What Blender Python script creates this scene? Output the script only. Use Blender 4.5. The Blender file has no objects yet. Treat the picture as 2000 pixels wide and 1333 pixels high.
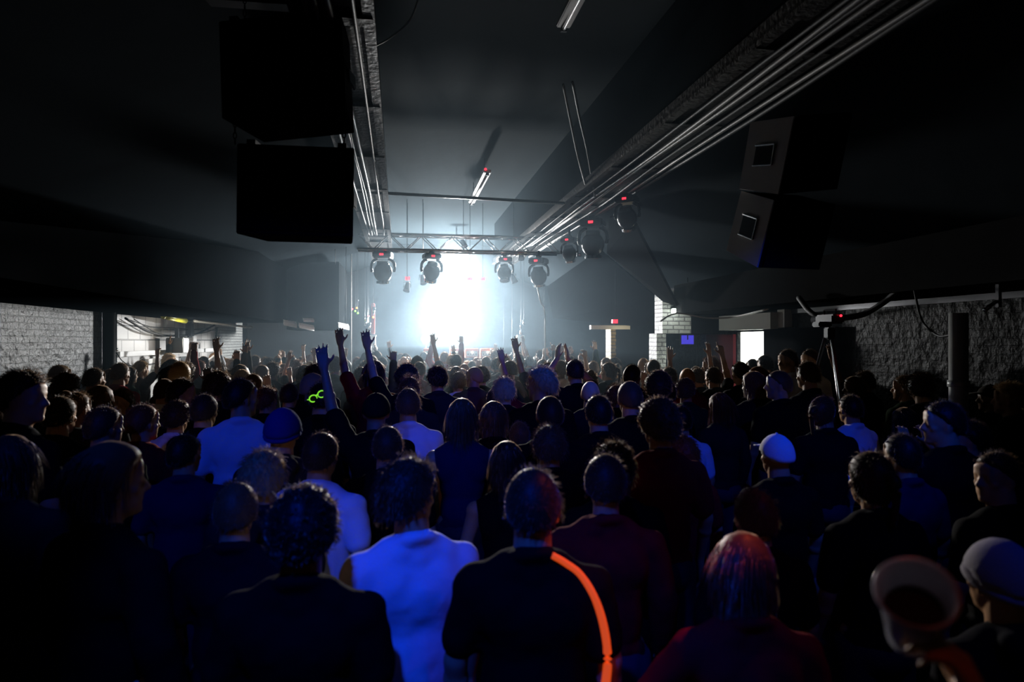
import bpy, bmesh, math, random
from mathutils import Vector, Matrix, noise
R = math.radians
rng = random.Random(7)
SC = bpy.context.scene
COL = SC.collection

# ------------------------------------------------------------------ camera
YAW = math.atan(220 / 1333)
CAMZ = 2.05
cam_d = bpy.data.cameras.new('camera'); cam = bpy.data.objects.new('camera', cam_d); COL.objects.link(cam)
cam.location = (0, 0, CAMZ); cam.rotation_euler = (R(90), 0, -YAW)
cam_d.lens = 24; cam_d.sensor_width = 36; cam_d.clip_start = .05; cam_d.clip_end = 100
cam_d.dof.use_dof = True; cam_d.dof.focus_distance = 9; cam_d.dof.aperture_fstop = 2.2
SC.camera = cam
# ------------------------------------------------------------------ world, exposure
w = bpy.data.worlds.new('world'); SC.world = w; w.use_nodes = True
w.node_tree.nodes['Background'].inputs[0].default_value = (.02, .024, .03, 1)
w.node_tree.nodes['Background'].inputs[1].default_value = 0.0
SC.view_settings.view_transform = 'Standard'; SC.view_settings.look = 'None'
SC.view_settings.exposure = 0; SC.view_settings.gamma = 1; SC.view_settings.use_curve_mapping = False
SC.cycles.use_denoising = True
SC.cycles.volume_bounces = 0; SC.cycles.max_bounces = 5; SC.cycles.diffuse_bounces = 2
SC.cycles.glossy_bounces = 2; SC.cycles.transmission_bounces = 4

F = Vector((math.sin(YAW), math.cos(YAW), 0)); RT = Vector((math.cos(YAW), -math.sin(YAW), 0))
def P(px, py, d):                       # the place seen at a pixel of the photo, d metres ahead
    return Vector((0, 0, CAMZ)) + (F + RT * ((px - 1000) / 1333) + Vector((0, 0, (666.5 - py) / 1333))) * d
def PX(px, py, X):                      # the same on the wall plane x = X
    v = F + RT * ((px - 1000) / 1333); return P(px, py, X / v.x)
def PY(px, py, Y):
    v = F + RT * ((px - 1000) / 1333); return P(px, py, Y / v.y)
def PZ(px, py, Z): return P(px, py, (Z - CAMZ) * 1333 / (666.5 - py))
def proj(p):
    v = Vector(p) - Vector((0, 0, CAMZ)); d = v.dot(F)
    return 1000 + 1333 * v.dot(RT) / d, 666.5 - 1333 * v.z / d, d

# ------------------------------------------------------------------ lights
def lamp(name, kind, loc, power, color, size=.1, target=None, cone=60, blend=.3):
    l = bpy.data.lights.new(name, kind); l.energy = power; l.color = color
    o = bpy.data.objects.new(name, l); COL.objects.link(o); o.location = loc
    if kind == 'AREA': l.size = size
    else: l.shadow_soft_size = size
    if kind == 'SPOT': l.spot_size = R(cone); l.spot_blend = blend
    if target is not None:
        o.rotation_euler = (Vector(target) - Vector(loc)).to_track_quat('-Z', 'Y').to_euler()
    return o
STAGE = PY(881, 632, 18.4)
lamp('stage_lamp_light', 'POINT', STAGE, 2900, (.94, .98, 1), .16)
HIGH = PY(893, 492, 17.4)
lamp('high_lamp_light', 'SPOT', HIGH, 6000, (1, .97, .94), .07, (.5, 8.5, .6), 52, .8)
lamp('stage_lamp_light_small', 'POINT', PY(832, 662, 18.6), 30, (1, .98, .95), .06)
lamp('stage_lamp_light_tiny', 'POINT', PY(733, 681, 18.0), 8, (1, .98, .95), .04)
UVC = (.002, .05, 1)
UV = [((-.5, .2, 3.85), P(770, 1120, 1.75), 330, 40), ((-1.6, .3, 3.85), P(520, 830, 3.7), 220, 34),
      ((.6, .6, 3.85), P(900, 800, 4.9), 220, 34), ((2.1, .9, 3.85), P(1500, 800, 4.2), 190, 40), ((2.25, 3.0, 3.8), P(930, 740, 6.9), 330, 34),
      ((1.9, .1, 3.85), P(1850, 1000, 1.9), 25, 50)]
for k, (a, b, e, c) in enumerate(UV): lamp('uv_lamp_light', 'SPOT', a, e, UVC, .06, b, c, .6)
lamp('red_fill_spot', 'SPOT', (2.2, 2.6, 3.6), 150, (1, .13, .03), .04, P(1190, 1200, 1.7), 17, .5)  # unseen red spot added to colour the orange rim and the red top
lamp('red_fill_spot_low', 'SPOT', (2.6, 1.9, 3.6), 7, (1, .05, .03), .05, P(1400, 1150, 2.1), 28, .7)  # added dim red spot for the red-sleeved person
lamp('red_fill_spot_low', 'SPOT', (.3, -.2, 3.9), 5, (1, .10, .06), .05, P(1790, 1130, .9), 16, .8)  # added red spot that reddens the hand around the cup
LB = PX(352, 675, -4.1)
lamp('box_lamp_light', 'POINT', PX(362, 668, -3.85) + Vector((0, .1, 0)), 20, (1, .97, .9), .05)
lamp('pier_lamp_light', 'POINT', PY(1318, 616, 10.55), 3.5, (.95, 1, .95), .04)
# ------------------------------------------------------------------ materials
MATS = {}
def mat(name, col, rough=.6, metal=0, spec=.5, emit=None, es=1, bump=None, sheen=0):
    if name in MATS: return MATS[name]
    m = bpy.data.materials.new(name); m.use_nodes = True; nt = m.node_tree; b = nt.nodes['Principled BSDF']
    b.inputs['Base Color'].default_value = (*col, 1); b.inputs['Roughness'].default_value = rough
    b.inputs['Metallic'].default_value = metal; b.inputs['Specular IOR Level'].default_value = spec
    if sheen: b.inputs['Sheen Weight'].default_value = sheen; b.inputs['Sheen Tint'].default_value = (1, .66, .42, 1); b.inputs['Sheen Roughness'].default_value = .3
    if emit: b.inputs['Emission Color'].default_value = (*emit, 1); b.inputs['Emission Strength'].default_value = es
    if bump:
        n = nt.nodes.new('ShaderNodeTexNoise'); n.inputs['Scale'].default_value = bump[0]; n.inputs['Detail'].default_value = 5
        tc = nt.nodes.new('ShaderNodeTexCoord'); nt.links.new(tc.outputs['Object'], n.inputs['Vector'])
        bp = nt.nodes.new('ShaderNodeBump'); bp.inputs['Strength'].default_value = bump[1]; bp.inputs['Distance'].default_value = bump[2]
        nt.links.new(n.outputs['Fac'], bp.inputs['Height']); nt.links.new(bp.outputs[0], b.inputs['Normal'])
    MATS[name] = m; return m
def brick_mat(name, c1, c2, cm, axis, bw, bh, mortar, rough, bump, noise_amt=.5, sc=9., spec=.5):
    m = bpy.data.materials.new(name); m.use_nodes = True; nt = m.node_tree; b = nt.nodes['Principled BSDF']
    tc = nt.nodes.new('ShaderNodeTexCoord'); sp = nt.nodes.new('ShaderNodeSeparateXYZ'); cb = nt.nodes.new('ShaderNodeCombineXYZ')
    nt.links.new(tc.outputs['Object'], sp.inputs[0]); nt.links.new(sp.outputs[axis], cb.inputs[0]); nt.links.new(sp.outputs['Z'], cb.inputs[1])
    br = nt.nodes.new('ShaderNodeTexBrick'); nt.links.new(cb.outputs[0], br.inputs['Vector'])
    br.inputs['Color1'].default_value = (*c1, 1); br.inputs['Color2'].default_value = (*c2, 1); br.inputs['Mortar'].default_value = (*cm, 1)
    br.inputs['Scale'].default_value = 1; br.inputs['Brick Width'].default_value = bw; br.inputs['Row Height'].default_value = bh
    br.inputs['Mortar Size'].default_value = mortar; br.inputs['Mortar Smooth'].default_value = .4
    nz = nt.nodes.new('ShaderNodeTexNoise'); nz.inputs['Scale'].default_value = sc; nz.inputs['Detail'].default_value = 6
    nt.links.new(tc.outputs['Object'], nz.inputs['Vector'])
    mx = nt.nodes.new('ShaderNodeMix'); mx.data_type = 'FLOAT'; mx.inputs[0].default_value = noise_amt
    inv = nt.nodes.new('ShaderNodeMath'); inv.operation = 'SUBTRACT'; inv.inputs[0].default_value = 1
    nt.links.new(br.outputs['Fac'], inv.inputs[1]); nt.links.new(inv.outputs[0], mx.inputs[2]); nt.links.new(nz.outputs['Fac'], mx.inputs[3])
    bp = nt.nodes.new('ShaderNodeBump'); bp.inputs['Strength'].default_value = bump; bp.inputs['Distance'].default_value = .04
    nt.links.new(mx.outputs[0], bp.inputs['Height']); nt.links.new(bp.outputs[0], b.inputs['Normal'])
    nt.links.new(br.outputs['Color'], b.inputs['Base Color']); b.inputs['Roughness'].default_value = rough; b.inputs['Specular IOR Level'].default_value = spec
    return m
BLACK = mat('black_paint', (.008, .008, .009), .85, 0, 0)
DCEIL = mat('dark_ceiling', (.016, .020, .023), .9, 0, .002, bump=(3, .3, .02))
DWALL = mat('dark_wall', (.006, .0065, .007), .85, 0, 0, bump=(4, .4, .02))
STEEL = mat('painted_steel', (.30, .29, .28), .32, .6, bump=(30, .3, .01))
BEAM = mat('beam_plaster', (.045, .043, .041), .5, 0, .12, bump=(22, .5, .02))
DSTEEL = mat('dark_steel', (.05, .05, .055), .35, .7)
CHROME = mat('chrome', (.8, .8, .8), .15, 1)
CABLE = mat('cable', (.012, .012, .012), .6, 0, .15)
GCABLE = mat('grey_cable', (.35, .34, .32), .45)
CONDUIT = mat('conduit_metal', (.30, .29, .28), .4, .6); CABLE2 = mat('cable_sheath', (.05, .05, .05), .5)
WHITEP = mat('white_paint', (.75, .74, .72), .4)
PLAST = mat('black_plastic', (.03, .03, .033), .3)
CARPET = mat('black_carpet', (.010, .010, .010), .95, 0, 0, bump=(120, .4, .01))
GREYCAB = mat('grey_cabinet_paint', (.60, .58, .53), .65, 0, .2, bump=(60, .3, .005))
LED_R = mat('red_led', (.2, 0, 0), .5, emit=(1, .02, .04), es=3)
LED_G = mat('green_led', (0, .2, 0), .5, emit=(.25, 1, .1), es=3)
LED_O = mat('orange_led', (.2, .1, 0), .5, emit=(1, .45, .08), es=3)
LENS_ON = mat('lit_lens', (1, 1, 1), .5, emit=(1, .98, .95), es=30)
LENS_OFF = mat('lens_glass', (.25, .26, .28), .08, 0)
ORANGE = mat('orange_vinyl', (.85, .20, .05), .5)

# ------------------------------------------------------------------ mesh helpers
def link(name, me, m=None, parent=None, smooth=False):
    if isinstance(me, bmesh.types.BMesh):
        bmx = me; me = bpy.data.meshes.new(name); bmx.to_mesh(me); bmx.free()
    if smooth:
        for p in me.polygons: p.use_smooth = True
    o = bpy.data.objects.new(name, me); COL.objects.link(o)
    if m: me.materials.append(m)
    if parent: o.parent = parent
    return o
def tag(o, label=None, cat=None, group=None, kind=None):
    if label: o['label'] = label
    if cat: o['category'] = cat
    if group: o['group'] = group
    if kind: o['kind'] = kind
    return o
def empty(name, loc, label, cat, group=None, rz=0):
    o = bpy.data.objects.new(name, None); COL.objects.link(o); o.location = loc; o.rotation_euler = (0, 0, rz)
    o.empty_display_size = .1
    return tag(o, label, cat, group)
def copy_tree(o, parent=None):
    c = o.copy(); COL.objects.link(c); c.parent = parent
    for ch in list(o.children): copy_tree(ch, c)
    return c
def box(bm, c, s, rot=None, bevel=0):
    r = bmesh.ops.create_cube(bm, size=1); vs = r['verts']
    for v in vs: v.co = Vector((v.co.x * s[0], v.co.y * s[1], v.co.z * s[2]))
    if bevel:
        es = list({e for v in vs for e in v.link_edges})
        rr = bmesh.ops.bevel(bm, geom=es, offset=bevel, segments=2, affect='EDGES'); vs = list({v for f in rr['faces'] for v in f.verts} | {v for v in vs if v.is_valid})
    for v in vs:
        if rot is not None: v.co = rot @ v.co
        v.co += Vector(c)
def frame_of(d):
    q = d.to_track_quat('Z', 'Y').to_matrix(); return q @ Vector((1, 0, 0)), q @ Vector((0, 1, 0))
def cyl(bm, a, b, r0, r1=None, seg=12, caps=True):
    a = Vector(a); b = Vector(b); d = b - a
    if d.length < 1e-6: return
    u, v = frame_of(d); r1 = r0 if r1 is None else r1
    cs = [(math.cos(2 * math.pi * k / seg), math.sin(2 * math.pi * k / seg)) for k in range(seg)]
    A = [bm.verts.new(a + u * (r0 * c) + v * (r0 * s)) for c, s in cs]; B = [bm.verts.new(b + u * (r1 * c) + v * (r1 * s)) for c, s in cs]
    for k in range(seg): bm.faces.new((A[k], A[(k + 1) % seg], B[(k + 1) % seg], B[k]))
    if caps: bm.faces.new(A[::-1]); bm.faces.new(B)
def ball(bm, c, r, s=(1, 1, 1), u=16, v=10, rot=None):
    c = Vector(c); X = lambda x, y, z: c + (rot @ Vector((x * r * s[0], y * r * s[1], z * r * s[2])) if rot else Vector((x * r * s[0], y * r * s[1], z * r * s[2])))
    top = bm.verts.new(X(0, 0, 1)); bot = bm.verts.new(X(0, 0, -1)); rows = []
    for i in range(1, v):
        t = math.pi * i / v; st_, ct = math.sin(t), math.cos(t)
        rows.append([bm.verts.new(X(st_ * math.cos(2 * math.pi * k / u), st_ * math.sin(2 * math.pi * k / u), ct)) for k in range(u)])
    for k in range(u):
        j = (k + 1) % u; bm.faces.new((top, rows[0][k], rows[0][j])); bm.faces.new((bot, rows[-1][j], rows[-1][k]))
        for a, b in zip(rows, rows[1:]): bm.faces.new((a[k], b[k], b[j], a[j]))
def caps(bm, a, r0, b, r1, seg=14):
    ball(bm, a, r0, u=seg, v=8); ball(bm, b, r1, u=seg, v=8); cyl(bm, a, b, r0, r1, seg)
def tube(bm, pts, r, seg=6, r_end=None):
    pts = [Vector(p) for p in pts]; n = len(pts); rings = []
    up = Vector((0, 0, 1))
    for i, p in enumerate(pts):
        t = (pts[min(i + 1, n - 1)] - pts[max(i - 1, 0)]).normalized()
        u = t.cross(up)
        if u.length < .05: u = t.cross(Vector((0, 1, 0)))
        u.normalize(); v2 = t.cross(u); rr = r if r_end is None else r + (r_end - r) * i / (n - 1)
        rings.append([bm.verts.new(p + u * rr * math.cos(2 * math.pi * k / seg) + v2 * rr * math.sin(2 * math.pi * k / seg)) for k in range(seg)])
    for a, b in zip(rings, rings[1:]):
        for k in range(seg): bm.faces.new((a[k], a[(k + 1) % seg], b[(k + 1) % seg], b[k]))
    bm.faces.new(rings[0][::-1]); bm.faces.new(rings[-1])
def curve_pts(ctrl, n=24):
    ctrl = [Vector(c) for c in ctrl]; out = []
    c = [ctrl[0] * 2 - ctrl[1]] + ctrl + [ctrl[-1] * 2 - ctrl[-2]]; m = len(ctrl) - 1
    for s in range(m):
        k = max(2, n // m)
        for j in range(k):
            t = j / k; p0, p1, p2, p3 = c[s:s + 4]
            out.append(.5 * ((2 * p1) + (p2 - p0) * t + (2 * p0 - 5 * p1 + 4 * p2 - p3) * t * t + (3 * p1 - p0 - 3 * p2 + p3) * t ** 3))
    out.append(ctrl[-1]); return out
def prism(bm, pts, off):                # polygon extruded by a vector
    a = [bm.verts.new(Vector(p)) for p in pts]; b = [bm.verts.new(Vector(p) + Vector(off)) for p in pts]
    bm.faces.new(a); bm.faces.new(b[::-1])
    for i in range(len(a)):
        j = (i + 1) % len(a); bm.faces.new((a[j], a[i], b[i], b[j]))
    bmesh.ops.recalc_face_normals(bm, faces=bm.faces)
def one_box(name, lo, hi, m, kind=None, label=None, cat=None, group=None, parent=None, bevel=0):
    bm = bmesh.new(); lo = Vector(lo); hi = Vector(hi)
    c = (lo + hi) / 2; s = [abs(hi[i] - lo[i]) for i in range(3)]
    box(bm, (0, 0, 0), s, bevel=bevel)
    o = link(name, bm, m, parent); o.location = c; return tag(o, label, cat, group, kind)
def st(name, lo, hi, m, parent=None): return one_box(name, lo, hi, m, kind=None if parent else 'structure', parent=parent)

# ------------------------------------------------------------------ setting
XL, XR, YB = -4.3, 5.5, 21.0
ZS = 2.47
st('floor', (-7, -3, -.1), (8, 22, 0), mat('floor_concrete', (.03, .03, .03), .7))
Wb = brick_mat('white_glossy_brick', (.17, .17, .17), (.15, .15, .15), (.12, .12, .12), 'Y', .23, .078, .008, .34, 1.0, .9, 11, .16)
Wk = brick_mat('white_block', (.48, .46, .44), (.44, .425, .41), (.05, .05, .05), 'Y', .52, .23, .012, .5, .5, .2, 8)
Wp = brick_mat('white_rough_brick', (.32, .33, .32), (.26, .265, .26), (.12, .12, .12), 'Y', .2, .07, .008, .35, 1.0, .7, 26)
ya = PX(207, 600, XL).y; yb = PX(228, 600, XL).y; yc = PX(424, 600, XL).y; yd = PX(470, 600, XL).y
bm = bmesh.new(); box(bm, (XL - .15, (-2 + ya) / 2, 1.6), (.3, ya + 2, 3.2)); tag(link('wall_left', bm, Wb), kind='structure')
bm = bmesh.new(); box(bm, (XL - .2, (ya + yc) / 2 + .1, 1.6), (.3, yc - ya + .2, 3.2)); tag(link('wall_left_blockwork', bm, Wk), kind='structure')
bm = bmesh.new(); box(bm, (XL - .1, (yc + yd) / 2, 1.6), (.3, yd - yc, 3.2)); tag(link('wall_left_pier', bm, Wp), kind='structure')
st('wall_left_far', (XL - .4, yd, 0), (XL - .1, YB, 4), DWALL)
st('wall_back', (-7, YB, 0), (8, YB + .2, 6), mat('back_wall', (.02, .021, .022), .9, 0, 0, bump=(3, .3, .02)))
st('wall_front', (-7, -3.1, 0), (8, -2.9, 6), BLACK)
# window openings and ledge in the blockwork
for k, (x0, x1, y0, m) in enumerate([(283, 314, 702, WHITEP), (319, 352, 702, WHITEP), (356, 388, 697, mat('dark_door', (.02, .024, .026), .5))]):
    a = PX(x0, y0, XL); b = PX(x1, y0, XL)
    fr = st('window_%d' % (k + 1), (XL - .04, a.y, .9), (XL - .03 + (.02 if k < 2 else 0), b.y, a.z), m)
    if k < 2:
        bm = bmesh.new()
        for yy in (a.y + .02, b.y - .02): box(bm, (XL - fr.location.x - .02, yy - fr.location.y, (a.z + .9) / 2 - fr.location.z), (.05, .05, a.z - .9))
        link('window_frame', bm, mat('grey_frame', (.35, .35, .34), .5), fr)
a = PX(228, 690, XL); st('trim_ledge', (XL - .05, a.y, a.z - .06), (XL + .05, yc, a.z + .02), WHITEP)
# drain pipe / black column between the brick and the blockwork
pp = PX(216, 600, XL + .12)
bm = bmesh.new(); cyl(bm, (0, 0, 0), (0, 0, ZS), .085, seg=20); o = link('downpipe', bm, mat('black_gloss', (.008, .008, .008), .6, 0, .1), smooth=True); o.location = (XL + .1, pp.y, 0)
tag(o, 'black vertical pipe on the white wall between glossy brick and blockwork', 'pipe')
bm = bmesh.new(); cyl(bm, (0, 0, 0), (0, 0, ZS), .028, seg=14); cyl(bm, (.0, 0, 1.9), (.0, 0, 1.94), .042, seg=14)
o = link('conduit', bm, CHROME, smooth=True); o.location = (XL + .06, pp.y + .32, 0); tag(o, 'thin shiny metal conduit running up beside the black pipe', 'pipe')
# left roof slope, left wedge, far block
def slab(name, quad, th, m):
    bm = bmesh.new(); q = [Vector(p) for p in quad]; n = (q[1] - q[0]).cross(q[2] - q[0]).normalized()
    if n.z < 0: n = -n
    prism(bm, q, n * th); return tag(link(name, bm, m), kind='structure')
slab('ceiling_slope_left', [(-.75, -3, 4.35), (-.75, YB, 4.35), (-5, YB, 2.9), (-5, -3, 2.9)], .1, DCEIL)
slab('ceiling_slope_right', [(2.95, -3, 4.35), (2.95, YB, 4.35), (6.3, YB, 2.75), (6.3, -3, 2.75)], .1, DCEIL)
st('ceiling', (-.95, -3, 5.0), (3.15, YB, 5.15), mat('centre_ceiling', (.028, .038, .044), .9, 0, .025, bump=(3, .3, .02)))
bm = bmesh.new(); prism(bm, [(-2.6, -3, ZS), (-2.6, -3, 2.6), (-2.6, 3, 2.62), (-2.6, 8.7, 3.26), (-2.6, 15.7, 3.95), (-2.6, 16.6, 3.75), (-2.6, 16.6, ZS)], (-2.2, 0, 0))
tag(link('ceiling_bulkhead_left', bm, mat('bulkhead', (.004, .0045, .005), .9, 0, 0, bump=(2, .3, .02))), kind='structure')
x1 = PY(662, 600, 16.0).x
bm = bmesh.new(); prism(bm, [(-2.6, 16.6, 2.32), (-2.6, 16.6, 3.86), (x1, 16.0, 3.86), (x1, 16.0, 2.32)], (0, 2.2, 0))
tag(link('ceiling_bulkhead_stage', bm, mat('bulkhead_far', (.012, .013, .014), .8, 0, 0)), kind='structure')
# beams with their lattice of straps
def beam(name, x0, x1, z0, z1, y0, y1):
    tag(one_box(name + '_web', (x0 + .03, y0, z0 + .12), (x1 - .03, y1, z1), DCEIL), kind='structure')
    bm = bmesh.new(); box(bm, ((x0 + x1) / 2, (y0 + y1) / 2, z0 + .06), (x1 - x0, y1 - y0, .12))
    for x in (x0, x1): box(bm, (x, (y0 + y1) / 2, z0 - .012), (.07, y1 - y0, .03))
    k = y0
    while k < y1:
        box(bm, ((x0 + x1) / 2, k, z0 - .02), (x1 - x0 + .05, .10, .03)); k += 1.55
    return tag(link(name, bm, BEAM), kind='structure')
beam('beam_left', -.6, -.18, 4.0, 5.05, -2, 17); beam('beam_right', 2.33, 2.82, 4.0, 5.05, -2, 17)
# conduits and cables along the beams
def run(name, ctrl, r, m, label, cat='cable', group=None, n=30, seg=6):
    bm = bmesh.new(); pts = curve_pts(ctrl, n) if len(ctrl) > 2 else [Vector(c) for c in ctrl]
    o0 = pts[0].copy(); tube(bm, [p - o0 for p in pts], r, seg); o = link(name, bm, m, smooth=True); o.location = o0
    return tag(o, label, cat, group)
for k, (x, r) in enumerate([(-.53, .018), (-.47, .012), (-.43, .012), (-.39, .02), (-.27, .012)]):
    c = [Vector((x + rng.uniform(-.015, .015), y, 3.955 - rng.uniform(0, .02))) for y in (1, 3, 5, 7, 9, 11, 12.4)]
    run('conduit', c, r, CONDUIT if k % 2 else CABLE2, 'thin conduit running the length of the plaster beam above the hung speakers', 'conduit', 'conduits under the left beam', 40)
for k, (x, r) in enumerate([(2.42, .014), (2.52, .02), (2.56, .014), (2.62, .02), (2.74, .016), (2.88, .02), (2.93, .02)]):
    c = [Vector((x + rng.uniform(-.02, .02), y, 3.955 - rng.uniform(0, .03))) for y in (1, 3, 5, 7, 9, 11, 13, 15)]
    run('conduit', c, r, CONDUIT if k % 2 else CABLE2, 'thin conduit running the length of the beam above the hanging moving lights', 'conduit', 'conduits under the right beam', 40)
run('cross_pipe', [PZ(690, 374, 4.0), PZ(1185, 402, 4.0)], .022, DSTEEL, 'thin dark pipe spanning between the two ceiling beams', 'pipe')
run('hanging_cable', [P(1100, 165, 7.0), P(1115, 240, 7.6), P(1130, 310, 8.2), P(1147, 372, 8.8)], .014, GCABLE, 'grey cable slung below the ceiling, side nearer the stage lamp batten')
run('hanging_cable', [P(1118, 160, 7.0), P(1132, 230, 7.6), P(1148, 300, 8.2), P(1162, 385, 8.8)], .014, GCABLE, 'grey cable slung below the ceiling, side nearer the long conduit beam')
run('hanging_cable', [P(715, 98, 5.2), P(760, 75, 5.3), P(800, 40, 5.4), P(820, -10, 5.4)], .008, GCABLE, 'thin cable curving off the beam beside the topmost hung speaker')
# fluorescent battens
def batten(y0, y1, z, label):
    o = empty('strip_light', (1.36, (y0 + y1) / 2, z), label, 'light', 'strip lights under the ceiling'); L = y1 - y0
    bm = bmesh.new(); box(bm, (0, 0, .03), (.12, L, .05), bevel=.008); link('housing', bm, WHITEP, o)
    bm = bmesh.new(); cyl(bm, (0, -L / 2 + .03, -.015), (0, L / 2 - .03, -.015), .017); link('tube', bm, mat('tube_glass', (.7, .7, .7), .25), o, True)
    for s in (-1, 1):
        bm = bmesh.new(); box(bm, (0, s * (L / 2 - .02), -.01), (.05, .03, .05)); link('tube_holder', bm, PLAST, o)
        bm = bmesh.new(); cyl(bm, (0, s * L * .35, .05), (0, s * L * .35, 5.0 - z), .006, seg=6); link('hanger', bm, DSTEEL, o)
    return o
b1 = batten(10.6, 13.0, 4.68, 'unlit white strip light hanging above the stage side of the cross pipe')
bm = bmesh.new(); ball(bm, (-.03, -1.2, .06), .02); link('indicator', bm, LED_R, b1)
batten(3.2, 5.6, 4.68, 'unlit white strip light on the ceiling cut by the top of the view')
# right side: fascia, walls
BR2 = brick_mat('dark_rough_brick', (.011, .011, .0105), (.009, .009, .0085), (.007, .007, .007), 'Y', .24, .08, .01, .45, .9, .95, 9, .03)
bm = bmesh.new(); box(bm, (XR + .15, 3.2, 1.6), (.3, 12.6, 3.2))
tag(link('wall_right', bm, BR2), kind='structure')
a = PX(1502, 650, XR); b = PX(1440, 650, XR); DOOR_Y0, DOOR_Y1, DOOR_Z = a.y, b.y, a.z + .02
wr = bpy.data.objects['wall_right']; bm = bmesh.new()
for lo, hi in [((-2.9, 0), (DOOR_Y0, 3.2)), ((DOOR_Y0, DOOR_Z), (DOOR_Y1, 3.2)), ((DOOR_Y1, 0), (YB, 3.2))]:
    box(bm, (XR + .03, (lo[0] + hi[0]) / 2, (lo[1] + hi[1]) / 2), (.06, hi[0] - lo[0], hi[1] - lo[1]))
bm.to_mesh(wr.data); bm.free(); wr.data.materials.append(BR2) if not wr.data.materials else None
PALE = mat('pale_room', (.85, .88, .84), .6)
bm = bmesh.new()
for c, s in [((XR + 1.7, 10, -.02), (3.28, 3, .04)), ((XR + 1.7, 10, 2.6), (3.28, 3, .04)), ((XR + 3.3, 10, 1.3), (.04, 3.04, 2.64)), ((XR + 1.7, 11.5, 1.3), (3.28, .04, 2.6)), ((XR + 1.7, 8.5, 1.3), (3.28, .04, 2.6))]: box(bm, c, s)
tag(link('wall_side_room', bm, PALE), kind='structure')
lamp('side_room_light', 'AREA', (XR + 1.8, 10, 2.5), 500, (.97, 1, .95), 1.2)
bm = bmesh.new(); box(bm, (0, .5, 0), (.05, 1.0, 2.16)); o = link('door_1', bm, mat('dark_red_door', (.035, .004, .005), .8, 0, 0)); o.location = (XR - .05, DOOR_Y1, 1.08)
tag(o, kind='structure'); bm = bmesh.new(); cyl(bm, (-.03, .9, 0), (-.07, .9, 0), .012); box(bm, (-.075, .85, 0), (.015, .12, .02)); link('door_handle', bm, CHROME, o)
st('trim_lintel', (XR - .22, PX(1532, 630, XR).y, PX(1500, 644, XR).z), (XR, PX(1428, 630, XR).y, PX(1500, 612, XR - .1).z), mat('grey_paint', (.42, .44, .42), .5))
st('trim_post', (XR - .12, PX(1547, 630, XR).y, PX(1540, 640, XR).z), (XR, PX(1533, 630, XR).y, 2.5), mat('grey_paint2', (.35, .36, .34), .5))
st('wall_right_board', (XR - .1, PX(1645, 650, XR).y, 0), (XR - .05, DOOR_Y0 - .02, PX(1570, 641, XR).z), BLACK)
bm = bmesh.new(); prism(bm, [(4.5, -3, 2.50), (4.5, -3, 2.97), (4.5, 10.75, 2.97), (4.5, 10.75, 2.50)], (1.3, 0, 0))
tag(link('ceiling_bulkhead_right', bm, mat('bulkhead_right', (.014, .014, .014), .9, 0, 0, bump=(3, .3, .02))), kind='structure')
# cross partition with the opening and lit brick
WpX = brick_mat('white_brick_partition', (.40, .42, .39), (.3, .32, .3), (.12, .12, .12), 'X', .2, .07, .01, .35, 1, .65, 22)
PYY = 10.95; xa = PY(1275, 650, PYY).x; xb = PY(1293, 650, PYY).x; xc = PY(1341, 650, PYY).x; zt = PY(1300, 652, PYY).z; ztop = PY(1300, 616, PYY).z
bm = bmesh.new(); box(bm, ((xa + xb) / 2, PYY, zt / 2), (xb - xa, .35, zt)); box(bm, ((xa + xc) / 2 + .05, PYY, (zt + 2.9) / 2), (xc - xa - .1, .35, 2.9 - zt))
tag(link('wall_partition', bm, WpX), kind='structure')
st('wall_partition_dark', (xc, PYY, zt), (XR, PYY + .3, 2.9), BLACK)
st('wall_passage', (xa + .1, 13.2, 0), (XR, 13.3, 2.9), BLACK)
# yellow brick pier with its cross head
x0 = PY(1188, 650, 13.4).x; x1 = PY(1222, 650, 13.4).x
YEL = brick_mat('yellow_brick', (.42, .30, .08), (.34, .24, .06), (.12, .10, .05), 'X', .2, .07, .01, .5, 1, .5, 20)
bm = bmesh.new(); box(bm, ((x0 + x1) / 2, 13.4, 1.15), (x1 - x0, .35, 2.3)); tag(link('pillar_brick', bm, YEL), kind='structure')
z0 = PY(1185, 641, 13.3).z
st('beam_cross_head', (PY(1150, 640, 13.3).x, 13.15, z0 - .03), (PY(1226, 640, 13.3).x, 13.25, z0 + .05), WHITEP)
lamp('pillar_lamp_light', 'POINT', ((x0 + x1) / 2, 12.8, 2.22), 2.2, (1, .85, .5), .04)
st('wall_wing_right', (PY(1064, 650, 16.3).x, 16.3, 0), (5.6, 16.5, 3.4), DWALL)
# folded baffle panels above the wing
def panel(name, pts, th=.04, m=None):
    bm = bmesh.new(); q = [Vector(p) for p in pts]; n = (q[1] - q[0]).cross(q[2] - q[0]).normalized()
    prism(bm, q, n * th); return tag(link(name, bm, m), kind='structure')
BF = mat('baffle', (.018, .0175, .0175), .85, 0, 0)
panel('ceiling_baffle', [P(1190, 425, 10.8), P(1236, 432, 10.0), P(1322, 598, 10.6), P(1295, 590, 11.3), P(1185, 495, 11.6)], .04, BF)
panel('ceiling_baffle_low', [P(1068, 560, 15.2), P(1170, 488, 13.2), P(1290, 588, 12.0), P(1262, 640, 12.6), P(1080, 622, 15.2)], .04, mat('baffle_low', (.010, .0095, .0095), .85, 0, 0))

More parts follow.
